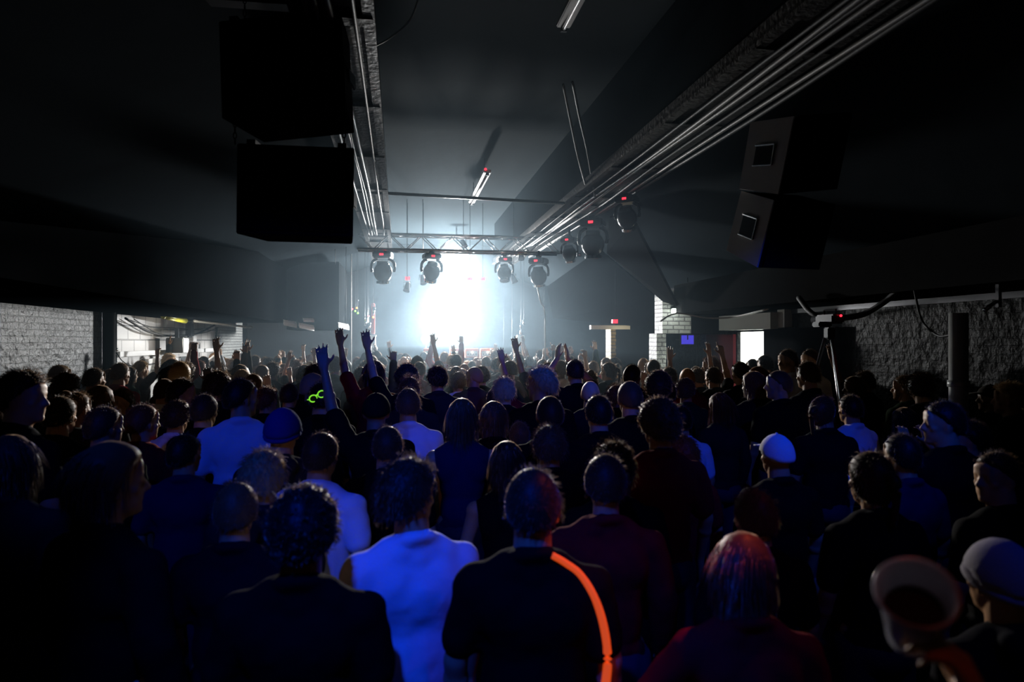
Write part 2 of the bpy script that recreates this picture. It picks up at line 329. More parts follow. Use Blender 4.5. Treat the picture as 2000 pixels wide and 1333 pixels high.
# ------------------------------------------------------------------ hung speakers
def cabinet(parent, w, h, d, grille_m, side_m, taper=.12, part=True):
    bm = bmesh.new(); t = taper * w
    pts = [(-w / 2, -d / 2, -h / 2), (w / 2, -d / 2, -h / 2), (w / 2 - t, d / 2, -h / 2), (-w / 2 + t, d / 2, -h / 2)]
    prism(bm, pts, (0, 0, h)); bmesh.ops.bevel(bm, geom=list(bm.edges), offset=.008, segments=1, affect='EDGES')
    link('cabinet', bm, side_m, parent)
    bm = bmesh.new(); box(bm, (0, -d / 2 - .008, 0), (w - .05, .016, h - .05), bevel=.006); link('grille', bm, grille_m, parent)
SPK_D = 4.0
def left_speaker(px0, px1, py0, py1, rz, roll, label):
    c = P((px0 + px1) / 2, (py0 + py1) / 2, SPK_D + .0); w_ = (px1 - px0) / 1333 * SPK_D; h_ = (py1 - py0) / 1333 * SPK_D
    o = empty('hung_speaker', c + F * .20 + Vector((0, 0, .03)), label, 'speaker', 'speaker stack hung by the left beam', 0)
    o.rotation_euler = (R(rz[1]), R(roll), -YAW + R(rz[0]))
    cabinet(o, w_ * .98, h_ * .93, .40, CARPET, mat('cab_black', (.010, .010, .011), .8, 0, 0), .1)
    for s in (-1, 1):
        bm = bmesh.new(); box(bm, (s * (w_ / 2 - .05), .08, 0), (.02, .14, .10), bevel=.01); link('handle', bm, PLAST, o)
        bm = bmesh.new(); box(bm, (s * w_ * .38, -.1, h_ / 2 - .005), (.05, .16, .03)); link('fly_bracket', bm, DSTEEL, o)
    return o
left_speaker(427, 681, 30, 246, (-4, -5), -4.5, 'big black speaker box hung by the beam, topmost of the pair')
left_speaker(457, 687, 286, 474, (4, 2), 1.2, 'big black speaker box hung at the bottom of the pair')
def chain(p0, p1, label, group):
    o0 = Vector(p0); v = Vector(p1) - o0; n = max(2, int(v.length / .035)); bm = bmesh.new(); d = v.normalized()
    q = d.to_track_quat('Z', 'Y')
    for k in range(n):
        c = v * ((k + .5) / n); rot = q.to_matrix() @ Matrix.Rotation(R(90) * (k % 2), 3, 'Z')
        ring = [c + rot @ Vector((.010 * math.cos(a), 0, .022 * math.sin(a))) for a in [i * math.pi / 4 for i in range(9)]]
        tube(bm, ring, .0035, 4)
    o = link('chain', bm, DSTEEL); o.location = o0; return tag(o, label, 'chain', group)
chain(P(459, 215, 4.2), P(459, 282, 4.2), 'short chain joining the two hung black speakers at their outer corner', 'speaker chains')
chain(P(672, 235, 4.2), P(672, 292, 4.2), 'short chain joining the two hung black speakers by the beam', 'speaker chains')
chain(P(478, -30, 4.2), P(478, 45, 4.2), 'chain above the topmost black speaker at its outer corner', 'speaker chains')
chain(P(640, -30, 4.2), P(640, 50, 4.2), 'chain above the topmost black speaker by the beam', 'speaker chains')
bm = bmesh.new(); box(bm, (0, 0, 0), (1.0, .12, .09), bevel=.01); o = link('fly_bar', bm, DSTEEL); o.location = P(560, 2, 4.25); o.rotation_euler = (0, R(4), -YAW)
tag(o, 'dark steel fly bar above the topmost hung black speaker', 'bar')
for x, y0, y1, nm in [(573, 474, 512, 'outer'), (600, 474, 512, 'middle'), (655, 474, 516, 'inner'), (676, 474, 640, 'long')]:
    run('rigging_wire', [P(x, y0 - 30, 15.6 if nm == 'long' else 15.4), P(x, y1, 15.6 if nm == 'long' else 15.4)], .012 if x == 573 else .007, CABLE,
        '%s thin dark rigging wire dropping to the stage bulkhead' % nm, 'wire', 'wires above the stage bulkhead')
# right speakers: grey side towards the stage, black front to the room
def right_speaker(TL, TR, BL, BR, BX, BXT, d, label):
    # corners of the grey side face seen at pixels; the black front runs off to BX
    a, b, c, e = P(*TL, d + .42), P(*TR, d), P(*BR, d), P(*BL, d + .42)
    v = P(*BXT, d + .14) - b
    o = empty('hung_speaker', (a + c) / 2, label, 'speaker', 'speaker pair hung beside the right beam'); o0 = o.location
    bm = bmesh.new(); prism(bm, [a - o0, b - o0, c - o0, e - o0], v)
    link('cabinet', bm, mat('cab_black', (.01, .01, .011), .75, 0, 0), o)
    n = (b - a).cross(e - a).normalized()
    if n.dot(v) > 0: n = -n
    bm = bmesh.new(); prism(bm, [x - o0 + n * .002 for x in (a, b, c, e)], n * .01); link('side_panel', bm, GREYCAB, o)
    m = (a + b + c + e) / 4 - o0; u = (b - a).normalized(); wv = (e - a).normalized()
    bm = bmesh.new(); s1, s2 = .10, .075
    q = [m + n * .013 + u * s1 * i + wv * s2 * j for i, j in ((-1, -1), (1, -1), (1, 1), (-1, 1))]; prism(bm, q, n * .006)
    h = link('handle_cup', bm, PLAST, o)
    bm = bmesh.new(); tube(bm, [q[0] + n * .01, q[1] + n * .01], .008, 6); tube(bm, [q[3] + n * .01, q[2] + n * .01], .006, 6); tube(bm, [q[1] + n * .01, q[2] + n * .01], .005, 6); link('handle', bm, CHROME, h)
    g0 = [b - o0, c - o0]; nf = Vector((-F.x, -F.y, 0)); vv = v * .95
    bm = bmesh.new(); prism(bm, [b - o0 + v * .05 + nf * .012, b - o0 + v * .96 + nf * .012, c - o0 + v * .96 + nf * .012, c - o0 + v * .05 + nf * .012], nf * .02); link('grille', bm, CARPET, o)
    return o
right_speaker((1468, 240), (1553, 228), (1446, 370), (1522, 380), None, (1665, 222), 4.7, 'grey-sided black speaker box hung high, topmost of its pair')
right_speaker((1450, 374), (1514, 392), (1421, 490), (1481, 523), None, (1632, 400), 4.7, 'grey-sided black speaker box tilted down, lowest of its pair')

# ------------------------------------------------------------------ truss and moving lights
def truss(name, a, b, s, label):
    a = Vector(a); b = Vector(b); o = empty(name, (a + b) / 2, label, 'truss'); L = (b - a).length; d = (b - a).normalized(); u = d.cross(Vector((0, 0, 1))).normalized(); z = Vector((0, 0, 1)); bm = bmesh.new()
    for i in (-1, 1):
        for j in (-1, 1): tube(bm, [-d * L / 2 + u * s * i + z * s * j, d * L / 2 + u * s * i + z * s * j], .024, 8)
    link('chord_frame', bm, CHROME, o, True); bm = bmesh.new(); n = int(L / .28)
    for k in range(n):
        p = -d * L / 2 + d * L * k / n; q = -d * L / 2 + d * L * (k + 1) / n; f = 1 if k % 2 else -1
        for i in (-1, 1):
            tube(bm, [p + u * s * i - z * s * f, q + u * s * i + z * s * f], .011, 6); tube(bm, [p - u * s * f + z * s * i, q + u * s * f + z * s * i], .011, 6)
    link('bracing', bm, CHROME, o, True); return o
TR = truss('cross_truss', (-.75, 12.75, 3.86), (3.0, 12.75, 3.86), .14, 'metal box truss spanning the hall in front of the stage')
def moving_light(loc, sc, rz, tilt, label):
    o = empty('moving_light', loc, label, 'stage light', 'moving lights hung over the stage front', rz); o.scale = (sc,) * 3
    bm = bmesh.new(); box(bm, (0, 0, -.05), (.34, .30, .12), bevel=.02); box(bm, (0, 0, .03), (.10, .06, .06)); base = link('base', bm, PLAST, o)
    bm = bmesh.new(); box(bm, (0, -.153, -.05), (.07, .008, .035)); link('display', bm, LED_R, base)
    bm = bmesh.new(); caps(bm, (-.05, 0, .06), .015, (.05, 0, .06), .015); link('clamp', bm, CHROME, o)
    for s in (-1, 1):
        bm = bmesh.new(); tube(bm, curve_pts([(s * .10, 0, -.11), (s * .19, 0, -.17), (s * .215, 0, -.28), (s * .20, 0, -.36)], 12), .028, 8); link('yoke_arm', bm, PLAST, o, True)
    rot = Matrix.Rotation(R(tilt), 3, 'X')
    bm = bmesh.new(); ball(bm, (0, 0, 0), .17, (1, 1, 1.12), 24, 14); cyl(bm, (0, 0, .08), (0, 0, .20), .13, .10, 24)
    for v in bm.verts: v.co = rot @ v.co + Vector((0, 0, -.36))
    hd = link('head', bm, mat('light_shell', (.05, .055, .06), .25), o, True)
    bm = bmesh.new(); cyl(bm, (0, 0, -.165), (0, 0, -.21), .125, .125, 24)
    for v in bm.verts: v.co = rot @ v.co + Vector((0, 0, -.36))
    link('lens_ring', bm, CHROME, hd)
    bm = bmesh.new(); ball(bm, (0, 0, -.19), .11, (1, 1, .35), 20, 10)
    for v in bm.verts: v.co = rot @ v.co + Vector((0, 0, -.36))
    link('lens', bm, LENS_OFF, hd, True)
    return o
ML = [(748, 499, 12.6, 1.0, 0, 5, 'moving light hung at the beam end beside the stage bulkhead'),
      (843, 502, 12.6, .9, 20, 28, 'tilted moving light hung on the cross truss beside the big stage lamp'),
      (985, 508, 13.0, .8, 10, -20, 'hazy moving light hung on the cross truss towards the folded baffles'),
      (1052, 511, 12.6, .9, -25, 10, 'moving light hung at the cross truss end by the beam'),
      (1112, 470, 11.3, .7, -30, 20, 'small moving light hung under the beam next to the truss end'),
      (1158, 437, 10.2, 1.0, -20, 5, 'big round moving light hung under the beam above the baffle'),
      (1225, 391, 8.7, .75, -30, 30, 'moving light hung under the beam, closest to the grey-sided speakers')]
for px, py, d, s, rz, tl, lb in ML:
    p = P(px, py, d); p.z += .05 * s; moving_light(p, s, R(rz) - YAW, tl, lb)
    top = 3.72 if d > 12 else 3.95
    if top > p.z + .1:
        bm = bmesh.new(); cyl(bm, (0, 0, .03), (0, 0, top - p.z), .02, seg=8); o = link('drop_pole', bm, DSTEEL); o.location = p; tag(o, 'short pole carrying the ' + lb[:60].split(' hung')[0] + ' at ' + ('truss' if d > 12 else 'beam'), 'pole', 'light poles')
# small par cans on the truss
def z_roof(x, y=18):
    if x < -.95: return 4.35 - (-.75 - x) * .341
    if x > 3.15: return 4.35 - (x - 2.95) * .478
    return 4.0 if y < 17 and (-.6 < x < -.18 or 2.33 < x < 2.82) else 5.0
def hang(o, top, r=.006, up=0):
    h = (top - o.location.z) / o.scale.z; bm = bmesh.new(); cyl(bm, (0, 0, up), (0, 0, h), r / o.scale.z, seg=6); return link('hanger', bm, DSTEEL, o)
def par_can(loc, rx, rz, s, label, grp='par cans by the truss'):
    o = empty('par_can', loc, label, 'stage light', grp, rz); o.scale = (s,) * 3
    rot = Matrix.Rotation(R(rx), 3, 'X'); bm = bmesh.new(); cyl(bm, (0, .14, 0), (0, -.12, 0), .06, .10, 20, False); ball(bm, (0, .14, 0), .062, u=16, v=8)
    for v in bm.verts: v.co = rot @ v.co
    link('can', bm, PLAST, o, True)
    bm = bmesh.new(); ball(bm, (0, -.09, 0), .088, (1, .25, 1), 18, 8)
    for v in bm.verts: v.co = rot @ v.co
    link('lens', bm, LENS_OFF, o, True)
    bm = bmesh.new(); tube(bm, [(-.11, 0, 0), (-.11, 0, .16), (.11, 0, .16), (.11, 0, 0)], .01, 6); link('yoke', bm, CHROME, o); hang(o, 5.0, .008, .16)
    return o
for px, py, lb in [(795, 562, 'small lamp hanging in the haze over the smaller stage light'), (826, 548, 'small lamp in the haze beside the tilted moving light'), (1003, 545, 'small lamp in the haze past the big stage light'), (1018, 500, 'small lamp on the truss between two moving lights'), (905, 476, 'small lamp clamped on the bright truss end')]:
    par_can(P(px, py, 14.2), 60, rng.uniform(-.8, .8), .7, lb)
for px, py, c in [(796, 544, LED_R), (827, 547, LED_R), (918, 545, LED_R), (943, 545, LED_R), (1202, 628, LED_R), (1132, 497, CHROME)]:
    bm = bmesh.new(); ball(bm, (0, 0, 0), .022); box(bm, (0, .05, 0), (.10, .08, .07)); o = link('led_box', bm, c); o.location = P(px, py, 14.6 if px < 1100 else 12.9)
    tag(o, {796: 'tiny red light over the small par can near the bulkhead', 827: 'tiny red light beneath the tilted moving light', 918: 'tiny red light above the big stage lamp, bulkhead side', 943: 'tiny red light above the big stage lamp, baffle side', 1202: 'tiny red light above the yellow brick pillar', 1132: 'small shiny box beside the beam moving lights'}[px], 'indicator light'); hang(o, z_roof(o.location.x, o.location.y))

# ------------------------------------------------------------------ stage
st('floor_stage', (-1.6, 16.8, 0), (4.2, YB, 1.15), BLACK)
def stage_lamp(loc, r, label, y=0):
    o = empty('stage_lamp', loc + Vector((0, .12, 0)), label, 'stage light', 'lamps lit on the stage')
    bm = bmesh.new(); cyl(bm, (0, 0, 0), (0, .2 + r, 0), r * 1.15, r * .7, 28); link('housing', bm, PLAST, o)
    bm = bmesh.new(); ball(bm, (0, -.02, 0), r, (1, .25, 1), 28, 10); link('lens', bm, LENS_ON, o, True)
    bm = bmesh.new(); cyl(bm, (0, r * .6, -r), (0, r * .6, 1.15 - loc.z), .025); link('stand', bm, DSTEEL, o); return o
stage_lamp(PY(881, 632, 18.6), .34, 'huge white stage lamp glaring straight at the crowd')
stage_lamp(PY(832, 662, 18.8), .12, 'smaller round white lamp low beside the huge stage lamp')
stage_lamp(PY(733, 681, 18.2), .05, 'smallest round white lamp beside the equipment tower')
# high lamp over the stage, on its own bar
o = empty('high_lamp', HIGH + Vector((0, .16, .03)), 'bright lamp on the high bar straight above the huge stage lamp', 'stage light')
bm = bmesh.new(); box(bm, (0, .04, 0), (.3, .2, .18), bevel=.02); link('housing', bm, PLAST, o)
bm = bmesh.new(); ball(bm, (0, -.07, 0), .06, (1.5, .3, 1), 20, 8); link('lens', bm, LENS_ON, o, True)
bm = bmesh.new(); cyl(bm, (0, .04, .09), (0, .04, 5.0 - HIGH.z - .03), .02, seg=8); link('hanger', bm, DSTEEL, o)
# dj table
ta = PY(818, 700, 17.6); tb = PY(975, 700, 17.6)
o = empty('dj_table', ((ta.x + tb.x) / 2, 17.6, 1.15), 'dark long table on the stage carrying orange amplifiers', 'table')
bm = bmesh.new(); box(bm, (0, 0, .44), (tb.x - ta.x, .7, .05), bevel=.01); link('table_top', bm, PLAST, o)
for i in (-1, 1):
    for j in (-1, 1):
        bm = bmesh.new(); box(bm, (i * (tb.x - ta.x) * .47, j * .3, .21), (.05, .05, .42)); link('leg', bm, DSTEEL, o)
TT = 1.15 + .465
for k, (x0, x1, lb) in enumerate([(828, 851, 'orange amplifier head closest to the small round lamp'), (878, 898, 'orange amplifier head under the huge stage lamp'), (908, 934, 'orange amplifier head behind the raised pointing arm'), (938, 964, 'orange amplifier head at the table end by the bottle')]):
    a = PY(x0, 690, 17.5); b = PY(x1, 690, 17.5); w_ = b.x - a.x; h_ = PY(x0, 681, 17.5).z - TT
    o = empty('amplifier', ((a.x + b.x) / 2, 17.5, TT), lb, 'amplifier', 'orange amplifiers on the stage table')
    bm = bmesh.new(); box(bm, (0, 0, h_ / 2), (w_, .22, h_), bevel=.012); link('case', bm, ORANGE, o)
    bm = bmesh.new(); box(bm, (0, -.112, h_ * .45), (w_ * .86, .01, h_ * .55)); link('front_panel', bm, mat('cream_panel', (.7, .62, .5), .5), o)
    for q in range(4):
        bm = bmesh.new(); cyl(bm, (w_ * (-.3 + .2 * q), -.117, h_ * .4), (w_ * (-.3 + .2 * q), -.135, h_ * .4), .012, seg=10); link('knob', bm, PLAST, o)
    bm = bmesh.new(); ball(bm, (w_ * .02, -.12, h_ * .62), .016); link('pilot_light', bm, LENS_ON, o)
# mixer and bottle
o = empty('mixer', PY(882, 699, 17.35) * 1, 'white-edged mixer lying on the stage table in front of the amplifiers', 'mixer'); o.location.z = TT
bm = bmesh.new(); box(bm, (0, 0, .03), (.6, .25, .06), bevel=.01); link('case', bm, WHITEP, o)
for q in range(6):
    bm = bmesh.new(); cyl(bm, (-.22 + .09 * q, 0, .06), (-.22 + .09 * q, 0, .085), .014, seg=8); link('knob', bm, PLAST, o)
bm = bmesh.new(); cyl(bm, (0, 0, 0), (0, 0, .15), .035, seg=14); cyl(bm, (0, 0, .15), (0, 0, .19), .035, .014, 14); cyl(bm, (0, 0, .19), (0, 0, .23), .014, seg=10)
o = link('bottle', bm, mat('white_bottle', (.8, .8, .82), .2), smooth=True); o.location = PY(959, 690, 17.3); o.location.z = TT; tag(o, 'white bottle standing at the end of the stage table', 'bottle')
# equipment tower on the stage wing (beside the bulkhead) with coloured leds
a = PY(727, 690, 17.9)
o = empty('equipment_rack', (a.x, 17.9, 1.15), 'tall narrow equipment rack with pale panel on the stage side near the bulkhead', 'rack')
zt_ = PY(727, 657, 17.9).z - 1.15
bm = bmesh.new(); box(bm, (0, 0, zt_ / 2), (.17, .3, zt_), bevel=.01); link('case', bm, mat('pale_grey', (.5, .52, .52), .5), o)
bm = bmesh.new(); box(bm, (0, 0, zt_ + .01), (.2, .32, .03)); link('shelf', bm, WHITEP, o)
bm = bmesh.new(); box(bm, (.02, .05, zt_ + .45), (.10, .2, .80), bevel=.02); link('red_column', bm, mat('dull_red', (.35, .08, .07), .5), o)
for i, (px, py, m, lb) in enumerate([(697, 602, LED_O, 'orange'), (688, 604, LED_R, 'red'), (694, 608, LED_G, 'green, higher'), (699, 612, LED_G, 'green, lower'), (699, 587, LENS_OFF, 'white'), (720, 618, LED_R, 'red, beside the rack'), (729, 620, LED_O, 'amber, beside the rack')]):
    bm = bmesh.new(); ball(bm, (0, 0, 0), .024); tube(bm, [(0, 0, 0), (0, .12, 0)], .012); q = link('led_lamp', bm, m); q.location = PY(px, py, 17.4); tag(q, 'tiny glowing light in the haze near the bulkhead, ' + lb, 'indicator light'); hang(q, z_roof(q.location.x), .004)
for i, (x, y0, y1, lb) in enumerate([(713, 626, 636, 'short white strip hanging above the equipment rack'), (720, 632, 646, 'middle white strip hanging above the equipment rack'), (718, 648, 658, 'lowest white strip just above the equipment rack'), (729, 602, 614, 'highest white strip over the equipment rack')]):
    a = PY(x, y1, 17.3); b = PY(x, y0, 17.3); bm = bmesh.new(); caps(bm, (0, 0, 0), .022, b - a + Vector((.03, 0, 0)), .03); q = link('strip_reflector', bm, CHROME, smooth=True); q.location = a; tag(q, lb, 'reflector'); hang(q, z_roof(q.location.x), .004)
# stand on the other wing
a = PY(1016, 670, 17.6); o = empty('stage_monitor', (a.x, 17.6, 1.15), 'pale monitor speaker on a stand at the stage side towards the baffles', 'speaker')
z1 = PY(1016, 675, 17.6).z - 1.15; z2 = PY(1016, 655, 17.6).z - 1.15
bm = bmesh.new(); box(bm, (0, 0, (z1 + z2) / 2), (.19, .2, z2 - z1), bevel=.012); link('cabinet', bm, mat('pale_green', (.5, .53, .46), .5), o)
bm = bmesh.new(); cyl(bm, (0, 0, 0), (0, 0, z1), .02); link('pole', bm, DSTEEL, o)
for s in range(3):
    bm = bmesh.new(); cyl(bm, (0, 0, .25), (.25 * math.cos(s * 2.1), .25 * math.sin(s * 2.1), .01), .012, seg=8); link('leg', bm, DSTEEL, o)
for i, (x, y0, y1, r, lb) in enumerate([(1018, 647, 652, .05, 'white lamp head on top of the stage monitor'), (1017, 632, 642, .02, 'thin white bar above the stage monitor'), (1023, 626, 633, .035, 'white clip lamp highest above the stage monitor'), (1000, 690, 696, .03, 'white fitting low beside the stage monitor stand'), (984, 684, 689, .015, 'small white fitting between bottle and stage monitor')]):
    a = PY(x, y1, 17.2); b = PY(x, y0, 17.2); bm = bmesh.new(); caps(bm, (0, 0, 0), r, b - a, r * .8); q = link('clip_lamp', bm, CHROME, smooth=True); q.location = a; tag(q, lb, 'lamp'); hang(q, z_roof(q.location.x), .004)
run('wing_cable', [P(1046, 545, 12.6), P(1056, 590, 12.9), P(1064, 612, 13.0), P(1065, 720, 13.0)], .012, GCABLE, 'thin cable falling from the truss end to the crowd')
run('wing_cable', [P(686, 450, 16.9), P(686, 720, 16.9)], .014, GCABLE, 'thin pale pole dropping beside the stage bulkhead end')
# white plates under the stage bulkhead
for i, (x0, x1, y0, y1, sk, lb) in enumerate([(555, 580, 629, 638, 4, 'white reflector plate under the bulkhead, first from the block wall'), (585, 614, 635, 643, 5, 'white reflector plate hanging lowest under the bulkhead'), (593, 614, 626, 631, 0, 'white reflector plate tucked up under the bulkhead'), (662, 682, 634, 642, 4, 'white reflector plate at the stage end of the bulkhead')]):
    q = [PY(x0, y0, 15.7), PY(x1, y0 + sk, 15.7 + .5), PY(x1, y1 + sk - 1, 15.7 + .5), PY(x0, y1 - 2, 15.7)]
    bm = bmesh.new(); o0 = q[0].copy(); prism(bm, [p - o0 for p in q], (-.02, .03, .05)); o = link('reflector_plate', bm, mat('white_card', (.9, .88, .86), .4)); o.location = o0; tag(o, lb, 'reflector', 'white plates under the stage bulkhead')
# thin pale edging strip under the wedge, yellow lamp shade, box lamp, cables by the blockwork
a = PX(380, 627, -3.9); b = PX(490, 640, -3.4)
run('edge_strip', [a, b], .03, mat('pale_strip', (.6, .58, .5), .4), 'pale metal strip along the underside of the dark bulkhead over the blockwork', 'trim strip')
o = empty('strip_lamp', PX(352, 624, -4.0), 'yellow tube fitting under the bulkhead above the white box lamp', 'light'); bm = bmesh.new(); caps(bm, (0, -.9, .03), .05, (0, .3, -.02), .05); link('housing', bm, mat('yellow_green', (.55, .52, .03), .4), o, True)
bm = bmesh.new(); box(bm, (0, -.2, .08), (.05, .3, .08)); link('bracket', bm, DSTEEL, o)
o = empty('box_lamp', PX(346, 675, -4.05), 'white square box lamp glowing on the blockwork over the windows', 'light')
bm = bmesh.new(); box(bm, (0, 0, 0), (.30, .30, .28), bevel=.012); link('case', bm, mat('grey_case', (.12, .12, .11), .5), o)
bm = bmesh.new(); box(bm, (.155, 0, 0), (.014, .27, .25), bevel=.006); link('diffuser', bm, mat('box_glow', (.9, .95, .85), .5, emit=(.95, 1, .9), es=1.6), o)
bm = bmesh.new(); box(bm, (0, 0, .22), (.06, .06, .18)); link('bracket', bm, DSTEEL, o)
o = empty('junction_box', PX(377, 660, -4.2), 'white and black junction box hanging beside the box lamp', 'box'); bm = bmesh.new(); box(bm, (0, 0, -.02), (.08, .25, .12), bevel=.01); link('case', bm, WHITEP, o)
bm = bmesh.new(); box(bm, (0, -.22, .16), (.10, .28, .32), bevel=.03); link('bracket', bm, PLAST, o)
for k, (c, r, lb) in enumerate([([(245, 622), (290, 648), (335, 656), (385, 652), (425, 632)], .018, 'thick black cable sagging across the top of the blockwork'), ([(250, 624), (300, 640), (350, 645), (410, 640), (428, 628)], .008, 'thin black cable sagging highest across the blockwork'),
                                ([(262, 624), (310, 652), (350, 655), (400, 650), (426, 640)], .008, 'thin black cable sagging lowest across the blockwork'), ([(228, 690), (240, 706), (262, 716), (300, 711), (330, 712)], .008, 'black cable looping from the conduit to the windows')]):
    run('wall_cable', [PX(x, y, XL + .1) for x, y in c], r, CABLE, lb)
run('wall_cable', [PX(x, y, -3.9) for x, y in [(424, 640), (423, 670), (426, 700), (424, 740)]], .02, CABLE, 'frayed black cable running down the corner by the rough brick')
# right hand details
o = empty('wall_lamp', PY(1317, 608, 10.7), 'small white lamp box above the white brick opening', 'light'); bm = bmesh.new(); box(bm, (0, 0, 0), (.09, .09, .09), bevel=.012); link('diffuser', bm, mat('lamp_glow', (.9, .95, .9), .5, emit=(.85, 1, .92), es=1.4), o)
bm = bmesh.new(); box(bm, (0, .07, .03), (.05, .06, .05)); link('bracket', bm, DSTEEL, o)
run('wall_cable', [P(1322, 612, 10.5), P(1340, 614, 10.4), P(1380, 621, 10.2), P(1430, 620, 9.9), P(1500, 604, 9.0)], .014, GCABLE, 'pale cable sagging from the small lamp box towards the doorway', n=30)
run('wall_cable', [P(1290, 628, 10.5), P(1305, 618, 10.5), P(1322, 612, 10.5)], .014, GCABLE, 'pale cable climbing over the white brick to the small lamp box')
o = empty('screen', PY(1343, 664, 12.0), 'small blue lit screen in the dark opening beside the white brick', 'screen'); bm = bmesh.new(); box(bm, (0, .03, 0), (.27, .04, .20), bevel=.006); link('bezel', bm, PLAST, o)
bm = bmesh.new(); box(bm, (0, .005, 0), (.24, .006, .165)); link('panel', bm, mat('blue_screen', (0, 0, .1), .3, emit=(.06, .045, .62), es=1), o)
bm = bmesh.new(); box(bm, (0, .3, 0), (.03, .5, .03)); box(bm, (0, .55, 0), (.2, .02, .2)); link('bracket', bm, DSTEEL, o); hang(o, z_roof(o.location.x), .012)
# video camera on a tripod
cp = P(1620, 624, 6.6)
o = empty('video_camera', cp, 'black video camera with red light on tall stand before the rough wall', 'camera')
bm = bmesh.new(); box(bm, (0, 0, 0), (.13, .28, .09), bevel=.015); box(bm, (-.08, 0, -.05), (.14, .12, .05), bevel=.01); link('body', bm, PLAST, o)
bm = bmesh.new(); cyl(bm, (0, .14, 0), (0, .24, 0), .035, .045, 16); link('lens', bm, LENS_OFF, o)
bm = bmesh.new(); tube(bm, [(0, -.1, .04), (0, -.1, .09), (0, .08, .09), (0, .08, .04)], .01); link('handle', bm, PLAST, o)
bm = bmesh.new(); ball(bm, (.02, -.145, .03), .012); link('record_light', bm, LED_R, o)
o = empty('tripod', (cp.x, cp.y, 0), 'tall silver-legged tripod under the video camera', 'tripod'); h = cp.z - .06
bm = bmesh.new(); box(bm, (0, 0, h - .08), (.08, .08, .12), bevel=.01); link('head', bm, PLAST, o)
for s in range(3):
    a = s * 2.094 + .5; bm = bmesh.new(); cyl(bm, (.04 * math.cos(a), .04 * math.sin(a), h - .12), (.55 * math.cos(a), .55 * math.sin(a), .01), .017, .014, 10); link('leg', bm, mat('aluminium', (.6, .6, .62), .35, .9), o, True)
run('hanging_cable', [P(1560, 582, 7.6), P(1585, 612, 7.2), P(1620, 622, 7.0), P(1680, 616, 6.8), P(1720, 595, 6.6), P(1757, 566, 6.35)], .030, CABLE, 'thick black cable drooping behind the video camera', n=36, seg=8)
run('hanging_cable', [P(1785, 565, 6.1), P(1800, 625, 5.8), P(1830, 655, 5.5), P(1858, 655, 5.25)], .010, CABLE, 'thin cable drooping from the bulkhead to the pale post')
o = empty('bracket_lamp', P(1935, 598, 5.4), 'tilted pale clip lamp on the bulkhead above the pale post', 'lamp'); bm = bmesh.new(); caps(bm, (-.05, 0, -.03), .018, (.05, 0, .035), .014); link('arm', bm, CHROME, o, True)
bm = bmesh.new(); box(bm, (.07, 0, .12), (.03, .03, .26)); link('clamp', bm, DSTEEL, o)
a = P(1872, 640, 5.2)
bm = bmesh.new(); cyl(bm, (0, 0, 0), (0, 0, P(1872, 612, 5.2).z), .065, seg=24); cyl(bm, (0, 0, 1.7), (0, 0, 1.75), .075, seg=24); o = link('pillar_post', bm, mat('pale_post', (.45, .45, .43), .35), smooth=True); o.location = (a.x, a.y, 0); tag(o, kind='structure')
bm = bmesh.new(); prism(bm, [(XR - .02, P(1700, 600, 5).y, 2.5), (XR - .02, 9.0, 2.5), (XR - .02, 9.0, 2.44), (XR - .02, P(1700, 600, 5).y, 2.44)], (.02, 0, 0)); tag(link('trim_1', bm, DSTEEL), kind='structure')
# fixtures for the uv lamps; the added red spots have none
for k, (a, b, e, c) in enumerate(UV):
    o = empty('uv_lamp', Vector(a) + (Vector(a) - Vector(b)).normalized() * .16, 'black ultraviolet floodlight above the crowd, %s' % ['over the curly-haired head', 'behind the topmost hung speaker', 'over the middle of the floor', 'between the beam and doorway', 'under the middle strip light', 'over the plastic cup'][k], 'light', 'ultraviolet floodlights')
    o.rotation_euler = (Vector(b) - Vector(a)).to_track_quat('-Z', 'Y').to_euler()
    bm = bmesh.new(); box(bm, (0, 0, .04), (.3, .2, .10), bevel=.02); link('housing', bm, PLAST, o)
    bm = bmesh.new(); tube(bm, [(-.17, 0, .02), (-.17, 0, .2), (.17, 0, .2), (.17, 0, .02)], .01); link('yoke', bm, DSTEEL, o)

# ------------------------------------------------------------------ haze
def haze(name, lo, hi, dens, an, label):
    o = one_box(name, lo, hi, None, kind='stuff', label=label, cat='haze'); m = bpy.data.materials.new(name); m.use_nodes = True; nt = m.node_tree; nt.nodes.clear()
    out = nt.nodes.new('ShaderNodeOutputMaterial'); vs = nt.nodes.new('ShaderNodeVolumeScatter'); vs.inputs['Color'].default_value = (.58, .81, 1, 1)
    vs.inputs['Density'].default_value = dens; vs.inputs['Anisotropy'].default_value = an
    nt.links.new(vs.outputs[0], out.inputs['Volume']); o.data.materials.append(m); return o
haze('haze', (-5.2, 7.0, .02), (6.4, 20.9, 4.98), .0075, .6, 'thin smoke haze hanging over the crowd up to the stage')
haze('stage_haze', (-.7, 4.5, 1.9), (2.95, 20.8, 4.95), .0085, .35, 'denser smoke haze over the stage around the lamps')

